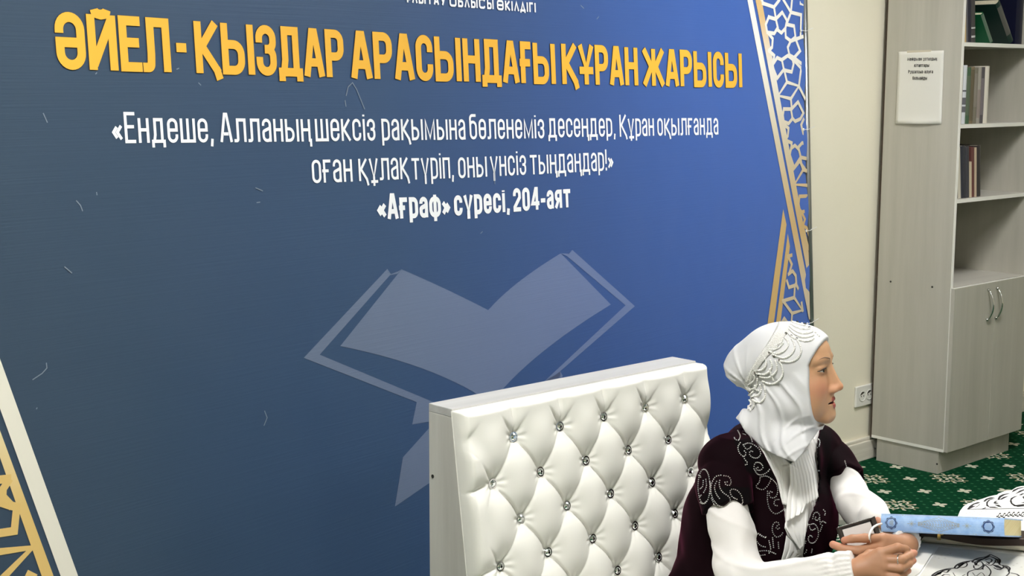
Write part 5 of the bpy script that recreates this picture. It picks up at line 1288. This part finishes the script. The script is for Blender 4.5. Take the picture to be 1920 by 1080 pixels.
SW = [[(840, 175), (900, 235), (975, 265), (1050, 280), (1110, 268), (1150, 240)], [(850, 130), (930, 200), (1010, 235), (1090, 228), (1150, 205)], [(860, 100), (930, 160), (1010, 190), (1090, 185), (1140, 165)], [(870, 75), (950, 120), (1030, 140), (1100, 135)], [(900, 60), (980, 85), (1060, 105)],
 [(640, 400), (720, 422), (800, 392), (850, 330), (840, 270), (800, 235)], [(670, 430), (790, 470), (880, 432), (925, 362), (915, 300), (890, 250)], [(740, 500), (860, 516), (950, 480), (1000, 400), (985, 320), (950, 262)], [(640, 370), (700, 372), (760, 340), (800, 290)], [(700, 330), (760, 300), (790, 250)],
 [(470, 610), (555, 602), (600, 545), (590, 480), (560, 440)], [(490, 645), (580, 655), (650, 602), (665, 540), (640, 480)], [(510, 680), (620, 692), (700, 640), (722, 570), (700, 490)], [(560, 735), (650, 768), (740, 732), (788, 650), (775, 560), (745, 510)], [(640, 600), (665, 680), (690, 740)],
 [(385, 770), (430, 750), (465, 705), (460, 650)], [(400, 830), (470, 815), (500, 760), (495, 700)], [(430, 915), (510, 898), (542, 840), (530, 770)], [(440, 945), (520, 990), (582, 930), (592, 850), (565, 760)], [(470, 790), (480, 830), (520, 850)], [(400, 900), (440, 870), (470, 840)],
 [(395, 940), (430, 990), (410, 1040), (425, 1080)], [(390, 960), (400, 1020), (395, 1080)], [(450, 950), (465, 1010), (440, 1060)], [(600, 360), (520, 470), (440, 600), (370, 740)], [(760, 90), (700, 200), (620, 340)]]
g = MB()
for P in SW: strung(bvh_h, zo(P, 1340, 595, 6.173), .0034, .0025, g, .8)
for x, y in ((930, 50), (985, 48), (1010, 62), (1130, 135), (1165, 165), (1190, 190), (1205, 205), (1070, 95)):
    h = cast(bvh_h, 1340+x/6.173, 595+y/6.173+2, .001)
    if h is not None: g.ball(h, .0025, 6, 4, 0)
o2 = g.build('pearl_swags', m_pearl, o, True)
for x, y in ((825, 190), (885, 218), (950, 252), (635, 408), (690, 448), (745, 500), (470, 635), (510, 680), (395, 845), (418, 868), (955, 62), (1040, 85), (1095, 125), (445, 938)):
    h = cast(bvh_h, 1340+x/6.173, 595+y/6.173, .001)
    if h is None: continue
    g = MB(); g.ball(h, .0034, 8, 5, 0); g.build('crystal', m_stone, o)
# --- vest
def arm_t(P, S_, E_): ba = (E_-S_); return (P-S_.astype(np.float32))@(ba/np.dot(ba, ba)).astype(np.float32)
def cap(P, S_, E_, tl):
    d = smin(rc(P, S_+(NK-S_)*.18, S_+(E_-S_)*.16, .050, .057), rc(P, S_+(E_-S_)*.12, S_+(E_-S_)*.62, .057, .058), .02)
    ax = (E_-S_)/np.linalg.norm(E_-S_); e1 = np.cross(ax, [0, 0, 1]); e1 /= np.linalg.norm(e1); e2 = np.cross(ax, e1)
    r_ = P-S_.astype(np.float32); an = np.arctan2(r_@e2.astype(np.float32), r_@e1.astype(np.float32))
    d = d-.0022*np.sin(an*5+arm_t(P, S_, E_)*4)
    return np.maximum(d, (arm_t(P, S_, E_)-tl-.018*np.cos(an*6))*np.linalg.norm(E_-S_)*.8)
def vest(P):
    d = smin(torso(P)-.017, tor(P, CH-LAT*.006+np.array([0, .0, -.03]), PV-LAT*.032+np.array([0, .0, -.03]), .146, .195, .80), .04)
    d = smin(d, rc(P, NK+np.array([0, .03, -.055]), NK+np.array([0, .03, -.02]), .085, .070), .03)
    d = d-.0030*wob(P, 34, .4)-.0018*wob(P, 75, 1.4)
    x, y, z = pix(P)
    c = np.maximum(px_interp(y, XL)-x, x-px_interp(y, XR))*z/FPX
    fwd_ = (P-CH.astype(np.float32))@FWD.astype(np.float32)
    dc = np.maximum(np.maximum(c, -(fwd_+.045)), .004-torso(P))
    d = smax(d, -dc, .006)
    d = np.maximum(d, -(rc(P, NK+np.array([0, .0, -.02]), HC, .062, .075)))
    d = np.maximum(d, (P[:, 2]-(NK[2]+.012)))
    d = np.maximum(d, (PV[2]-.06)-P[:, 2])
    return np.minimum(d, np.minimum(cap(P, SR, ER, .36), cap(P, SL, EL, .40)))
m_velv = mat('burgundy_velvet', (0.03, 0.004, 0.012), 0.8, spec=.08, sheen=.20, sheen_col=(.42, .04, .15))
attr_color(m_velv); m_velv.node_tree.nodes['Principled BSDF'].inputs['Sheen Roughness'].default_value = .35
VV, FV = sdf_mesh(vest, (2.05, 1.55, PV[2]-.08), (3.0, 2.25, .98), .0034, 1.6)
x, y, z = pix(VV); xl = px_interp(y, XL); xr = px_interp(y, XR)
fwd_ = (VV-CH)@FWD
band = ((x < xl+4) & (x > xl-np.interp(y, [800, 830, 900, 1000], [26, 40, 52, 66])) | (x > xr-4) & (x < xr+np.interp(y, [800, 900, 1000], [24, 30, 48]))) & (fwd_ > -.06) & (arm_t(VV, SR, ER) < .12)
hem = ((arm_t(VV, SR, ER) > .25) & (rc(VV.astype(np.float32), SR, ER, .0, .0) < .085) & (VV[:, 2] > .66) & (x > 1296) & (x < 1412))
cv = np.tile(np.array([.0050, .0006, .0020], np.float32), (len(VV), 1)); cv[band | hem] = (.0020, .0014, .0018)
low_ = np.clip((.80-VV[:, 2])/.12, 0, 1)[:, None]*0
fast_mesh('velvet_vest', VV, FV, m_velv, woman, cv)
bvh_v = BVHTree.FromPolygons([Vector(v) for v in VV], [tuple(f) for f in FV])
m_rhin = mat('rhinestones', (0.82, 0.80, 0.78), 0.15, metal=.55)
Z4 = [[(272+50*math.cos(a), 640+145*math.sin(a)) for a in np.linspace(-1.6, 4.7, 24)], [(266, 590), (260, 640), (228, 666)], [(288, 580), (292, 640), (268, 692)], [(226, 545), (240, 550), (246, 572)], [(240, 722), (256, 704)], [(240, 775), (268, 785), (300, 757)],
 [(412, 545), (366, 560), (335, 620), (332, 690), (350, 750), (390, 795), (440, 806), (480, 782), (488, 742), (465, 715), (430, 690), (403, 645), (400, 598), (410, 580)], [(377, 598), (360, 645), (375, 702), (405, 745)], [(438, 550), (480, 560), (497, 600), (485, 630), (455, 625), (447, 602), (468, 602)],
 [(548, 746), (510, 730), (490, 692), (500, 665), (542, 670), (577, 705), (592, 742)], [(402, 830), (450, 832), (520, 832), (572, 820)], [(425, 806), (480, 812), (540, 822)], [(575, 802), (596, 775), (590, 745)], [(335, 740), (358, 795)], [(322, 600), (330, 660), (318, 720)],
 [(555, 170), (575, 215), (560, 252), (532, 242), (525, 225)], [(600, 175), (640, 190), (668, 240), (676, 270)], [(600, 198), (632, 208)], [(600, 290), (640, 275), (690, 290), (735, 330), (745, 370), (715, 400), (670, 390), (650, 360), (668, 340), (690, 356)], [(600, 288), (625, 325), (655, 316), (666, 300)],
 [(575, 272), (556, 310), (570, 360), (605, 386), (622, 360), (600, 330)], [(600, 388), (624, 428), (640, 442), (620, 457), (610, 440)], [(690, 470), (702, 440), (740, 440), (766, 475), (745, 500), (715, 500), (710, 480), (735, 480)], [(690, 490), (720, 535), (770, 536), (810, 510), (826, 485)],
 [(742, 560), (735, 600), (708, 640), (760, 666), (800, 640), (825, 600), (836, 570)], [(742, 560), (790, 550), (840, 575), (880, 620), (890, 680), (875, 725), (840, 736), (820, 715), (825, 682), (850, 690)], [(805, 680), (805, 760), (825, 830), (870, 870), (920, 850), (945, 830)], [(900, 750), (870, 755), (860, 785), (880, 805), (895, 790)],
 [(905, 990), (885, 1000), (878, 980), (905, 955), (880, 940), (858, 952), (845, 990), (850, 1030), (880, 1066), (920, 1050), (936, 1020)], [(696, 1020), (740, 1040), (768, 1060), (800, 1066)], [(695, 1025), (702, 1078)]]
Z5 = [[(120, 790), (130, 840), (160, 880), (205, 892)], [(120, 790), (160, 815), (197, 832)], [(215, 850), (226, 905), (214, 932)], [(238, 830), (246, 905)], [(275, 860), (279, 906)], [(130, 920), (200, 914), (262, 936)], [(150, 946), (192, 940)], [(498, 195), (520, 176), (545, 197), (540, 235), (515, 248), (500, 232), (510, 207)], [(528, 397), (552, 388)],
 [(473, 610), (495, 622), (515, 600)], [(500, 705), (508, 672), (530, 664), (546, 690), (530, 716), (515, 710), (521, 690)], [(570, 648), (582, 665), (574, 692)], [(472, 738), (490, 780), (520, 768)], [(480, 745), (510, 740), (532, 770), (535, 820), (510, 860), (480, 860), (470, 832), (485, 815), (500, 830)], [(545, 700), (550, 740), (562, 722), (588, 736)],
 [(442, 838), (456, 852), (440, 892)], [(430, 918), (450, 932), (462, 900)], [(562, 750), (546, 792)], [(395+100, 905), (490, 935)], [(640+70, 330), (722, 370), (735, 400)]]
for lab_, Zs, o_ in (('paisley scrolls on the right cap sleeve', Z4[:15], (1260, 770, 4.5)), ('scrolls down the right front edge', Z4[15:], (1260, 770, 4.5)), ('scrolls low on the right front', Z5[:7], (1380, 770, 3.484)))+tuple(('scroll on the left front edge', [z], (1380, 770, 3.484)) for z in Z5[7:]):
    g = MB()
    for P in Zs: strung(bvh_v, zo(P, *o_), .0042, .0015, g, .5, n=5, m=3)
    if g.v: g.build('rhinestone_scroll', m_rhin, woman)['label'] = 'silver rhinestone '+lab_
# --- blouse
def sleeve(P, S_, E_, W_, ru, re_, rf, rw, seed):
    a = rc(P, S_+(E_-S_)*.1, E_, ru, re_); b_ = rc(P, E_, W_, rf, rw)
    d = smin(a, b_, .02)
    t1 = arm_t(P, S_, E_); t2 = arm_t(P, E_, W_)
    ax = (E_-S_)/np.linalg.norm(E_-S_); e1 = np.cross(ax, [0, 0, 1]); e1 /= np.linalg.norm(e1); e2 = np.cross(ax, e1); r_ = P-S_.astype(np.float32)
    an = np.arctan2(r_@e2.astype(np.float32), r_@e1.astype(np.float32))
    m1 = np.exp(-((t1-.85)/.35)**2)
    d = d-.0060*m1*np.sin(t1*17+1.6*np.sin(an+seed)+seed)-.0034*wob(P, 46, seed)-.0016*wob(P, 105, seed+.8)-.0030*np.exp(-(np.sin(t1*9+1.1*np.sin(an*1.0+seed)+.5*an)/.25)**2)
    ax2 = (W_-E_)/np.linalg.norm(W_-E_); f1 = np.cross(ax2, [0, 0, 1]); f1 /= np.linalg.norm(f1); f2 = np.cross(ax2, f1); r2 = P-W_.astype(np.float32)
    an2 = np.arctan2(r2@f2.astype(np.float32), r2@f1.astype(np.float32))
    L_ = np.linalg.norm(W_-E_); u = (t2-1)*L_                    # metres past the wrist
    pl = np.clip((u+.085)/.03, 0, 1)
    d = d-pl*(.0016*np.sin(an2*22)+.0012)+.004*np.exp(-((u+.040)/.006)**2)
    return np.maximum(d, u+.004)
def blouse(P):
    d = torso(P)-.006
    x, y, z = pix(P)
    d = d-.0011*np.sin((x-.25*y)*.95)
    d = np.maximum(d, P[:, 2]-(NK[2]+.01)); d = np.maximum(d, PV[2]-.02-P[:, 2])
    d = smin(d, sleeve(P, SR, ER, WR, .045, .050, .048, .033, .3), .012)
    d = smin(d, sleeve(P, SL, EL, WL, .042, .043, .042, .030, 1.9), .012)
    return smin(d, ell(P, at_d(1636, 966, 3.20), (.030, .030, .028))-.0015*wob(P, 80, .3), .03)
m_blou = mat('white_chiffon', (0.74, 0.715, 0.695), 0.7, spec=.3, sheen=.25); bump(m_blou, (500, 500, 500), .08, .0006)
VB, FB = sdf_mesh(blouse, (2.0, 1.42, PV[2]-.05), (3.05, 2.25, .96), .0032, 1.7)
fast_mesh('blouse', VB, FB, m_blou, woman)
bvh_b = BVHTree.FromPolygons([Vector(v) for v in VB], [tuple(f) for f in FB])
# --- jabot ruffles
_v, _f = sdf_mesh(lambda P: torso(P)-.006, (2.05, 1.5, PV[2]-.1), (3.0, 2.25, .98), .007)
bvh_t = BVHTree.FromPolygons([Vector(v) for v in _v], [tuple(f) for f in _f])
m_jab = mat('white_pleated_voile', (.88, .87, .85), .7, sheen=.2)
def resamp(P, n):
    P = np.array(P, float); s_ = np.r_[0, np.cumsum(np.linalg.norm(np.diff(P, axis=0), axis=1))]; t = np.linspace(0, s_[-1], n); return np.stack([np.interp(t, s_, P[:, 0]), np.interp(t, s_, P[:, 1])], 1)
def ruffle(L_, R_, off0, off1, npl, amp, rows=26, cols=44, hem=0.0):
    L_ = resamp(L_, rows); R_ = resamp(R_, rows); V = []
    dep = []
    for i in range(rows):
        for j in range(cols):
            t = j/(cols-1); v_ = i/(rows-1); q = L_[i]*(1-t)+R_[i]*t
            q = q+np.array([0, hem*math.sin(t*npl*2*PI)*v_])
            h = cast(bvh_t, q[0], q[1])
            d0 = 3.2 if h is None else float((h-EYE)@fw)
            dep.append(d0)
            V.append((q, v_, t))
    D_ = np.array(dep).reshape(rows, cols)
    for _ in range(12):
        Dp = np.pad(D_, 1, mode='edge'); D_ = (Dp[1:-1, 1:-1]+Dp[:-2, 1:-1]+Dp[2:, 1:-1]+Dp[1:-1, :-2]+Dp[1:-1, 2:])/5
    D_ = np.minimum(D_, np.array(dep).reshape(rows, cols))
    W_ = []
    for (q, v_, t), d0 in zip(V, D_.ravel()):
        W_.append(at_d(q[0], q[1], d0-off0-(off1-off0)*v_-amp*(.35+.65*v_)*(math.sin(t*npl*2*PI)+.3*math.sin(t*npl*4.3*PI+v_))))
    F_ = [(i*cols+j, i*cols+j+1, (i+1)*cols+j+1, (i+1)*cols+j) for i in range(rows-1) for j in range(cols-1)]
    o = mesh('jabot_ruffle', W_, F_, m_jab, woman, True); sm = o.modifiers.new('s', 'SOLIDIFY'); sm.thickness = .0012; return o
ruffle([(1466, 872), (1470, 920), (1478, 960), (1470, 988), (1478, 1006), (1500, 1028), (1474, 1046)], [(1500, 868), (1512, 905), (1516, 945), (1514, 980), (1512, 1005), (1505, 1035), (1507, 1046)], .006, .010, 2.5, .0022)
ruffle([(1404, 806), (1430, 846), (1452, 895), (1466, 945)], [(1480, 868), (1484, 880), (1488, 905), (1480, 948)], .005, .008, 8, .0013, hem=1.0)
ruffle([(1484, 868), (1490, 905), (1496, 957)], [(1513, 842), (1527, 880), (1535, 932)], .012, .024, 7, .0018, hem=1.6)
ruffle([(1480, 868), (1482, 905), (1475, 945), (1474, 979)], [(1496, 880), (1504, 915), (1509, 950), (1504, 962)], .020, .030, 3, .0016, hem=1.0)
ruffle([(1478, 968), (1471, 986), (1484, 1008), (1500, 1030)], [(1512, 952), (1512, 975), (1510, 1000), (1506, 1024)], .014, .022, 3, .0016, hem=.6)
ruffle([(1474, 1004), (1470, 1030), (1464, 1054)], [(1500, 1030), (1502, 1040), (1490, 1046)], .012, .018, 3, .0016, hem=.8)
# --- skirt, shoes
def skirt(P):
    d = smin(smin(legs(P, .026), np.maximum(torso(P)-.013, P[:, 2]-(PV[2]+.02)), .02), tor(P, PV+np.array([0, 0, .03]), PV+np.array([0, 0, -.01]), .17, .185, .80), .05)
    m_ = (KR+KL)/2; a_ = (AR+AL)/2
    d = smin(d, smin(rc(P, PV, m_, .105, .08), rc(P, m_, a_+np.array([0, 0, .05]), .085, .10), .04), .05)
    d = d-.004*wob(P, 26, .2)
    return np.maximum(np.maximum(d, .10-P[:, 2]), P[:, 2]-(PV[2]+.15))
m_blk = mat('black_skirt_cloth', (.006, .005, .006), .9, spec=.1)
VS, FS = sdf_mesh(skirt, (2.1, 1.35, .05), (2.98, 2.26, .68), .008, 1.6)
fast_mesh('skirt', VS, FS, m_blk, woman)
for A in (AR, AL):
    def shoe(P): return np.maximum(smin(rc(P, A+np.array([0, 0, -.045]), A+FWD*.135+np.array([0, 0, -.058]), .045, .036), rc(P, A+np.array([0, 0, -.05]), A+FWD*-.02+np.array([0, 0, -.055]), .042, .038), .02), .004-P[:, 2])
    v_, f_ = sdf_mesh(shoe, A+np.array([-.16, -.26, -.10]), A+np.array([.16, .12, .04]), .006); fast_mesh('shoe', v_, f_, m_blk, woman)
# --- ring
rp = [at_d(*q) for q in ((1664, 1050, 2.936), (1690, 1050, 2.922))]
c = at_d(1686, 1051, 2.925); ax = rp[1]-rp[0]; ax /= np.linalg.norm(ax); e1 = np.cross(ax, [0, 0, 1]); e1 /= np.linalg.norm(e1); e2 = np.cross(ax, e1)
g = MB(); g.tube([c+.0122*(math.cos(t)*e1+math.sin(t)*e2) for t in np.linspace(0, 2*PI, 25)], .0013, 8)
g.ball(c-.0125*fw*.8+.006*np.array([0, 0, -1]), .0022, 8, 6); g.build('ring', m_chrome, woman, True)['label'] = 'silver ring'
# ------------------------------------------------------------------ phone held in the left hand
TLc, TRc, BLc, BRc = at_d(1573, 992, 3.028), at_d(1640, 966, 3.046), at_d(1585, 1040, 3.012), at_d(1655, 1026, 3.028)
ph = empty('phone', tuple((TLc+TRc+BLc+BRc)/4), 'phone in dark brown folio case with pale panel held in her left hand', 'phone')
m_case = mat('dark_brown_case', (0.022, 0.014, 0.010), .38)
xv = (TRc-TLc+BRc-BLc)/2; yv = (BLc-TLc+BRc-TRc)/2; xl_ = np.linalg.norm(xv); yl_ = np.linalg.norm(yv); xv /= xl_; yv -= xv*np.dot(xv, yv); yv /= np.linalg.norm(yv); nv_ = np.cross(xv, yv); nv_ = nv_ if nv_@fw < 0 else -nv_
C0 = (TLc+TRc+BLc+BRc)/4
Mp = Matrix(((xv[0], yv[0], nv_[0], C0[0]), (xv[1], yv[1], nv_[1], C0[1]), (xv[2], yv[2], nv_[2], C0[2]), (0, 0, 0, 1)))
a, b_ = xl_/2, yl_/2
g = MB(); g.box(-a, -b_, -.009, a, b_, -.002, 0, Mp); g.box(-a, -b_, -.002, a, -b_+.004, .004, 0, Mp); g.box(-a, -b_, -.002, -a+.007, b_, .003, 0, Mp); g.box(a-.009, -b_, -.002, a, b_, .004, 0, Mp)
g.build('case', m_case, ph, bevel=.0015)
MB().box(-a+.002, -b_-.0012, -.003, a-.008, -b_+.0008, -.0005, 0, Mp).build('frame_edge', m_chrome, ph)['label'] = 'bright metal edge'
MB().box(-a+.009, -b_+.007, -.002, a-.011, b_-.002, .0005, 0, Mp).build('panel', mat('pale_panel', (.62, .58, .56), .35), ph)['label'] = 'pale grey-white panel'
st_p = [at_d(x, y, d) for x, y, d in smooth3] if False else [at_d(x, y, d) for x, y, d in ((1632, 1016, 2.992), (1629.5, 1010, 2.985), (1630, 1003, 2.985), (1633, 995, 2.99), (1638, 988, 3.0), (1645, 984, 3.01), (1653, 982, 3.02))]
MB().tube(st_p, .0024, 8).build('strap', mat('white_cord', (.82, .81, .78), .5), ph, True)['label'] = 'white loop strap'
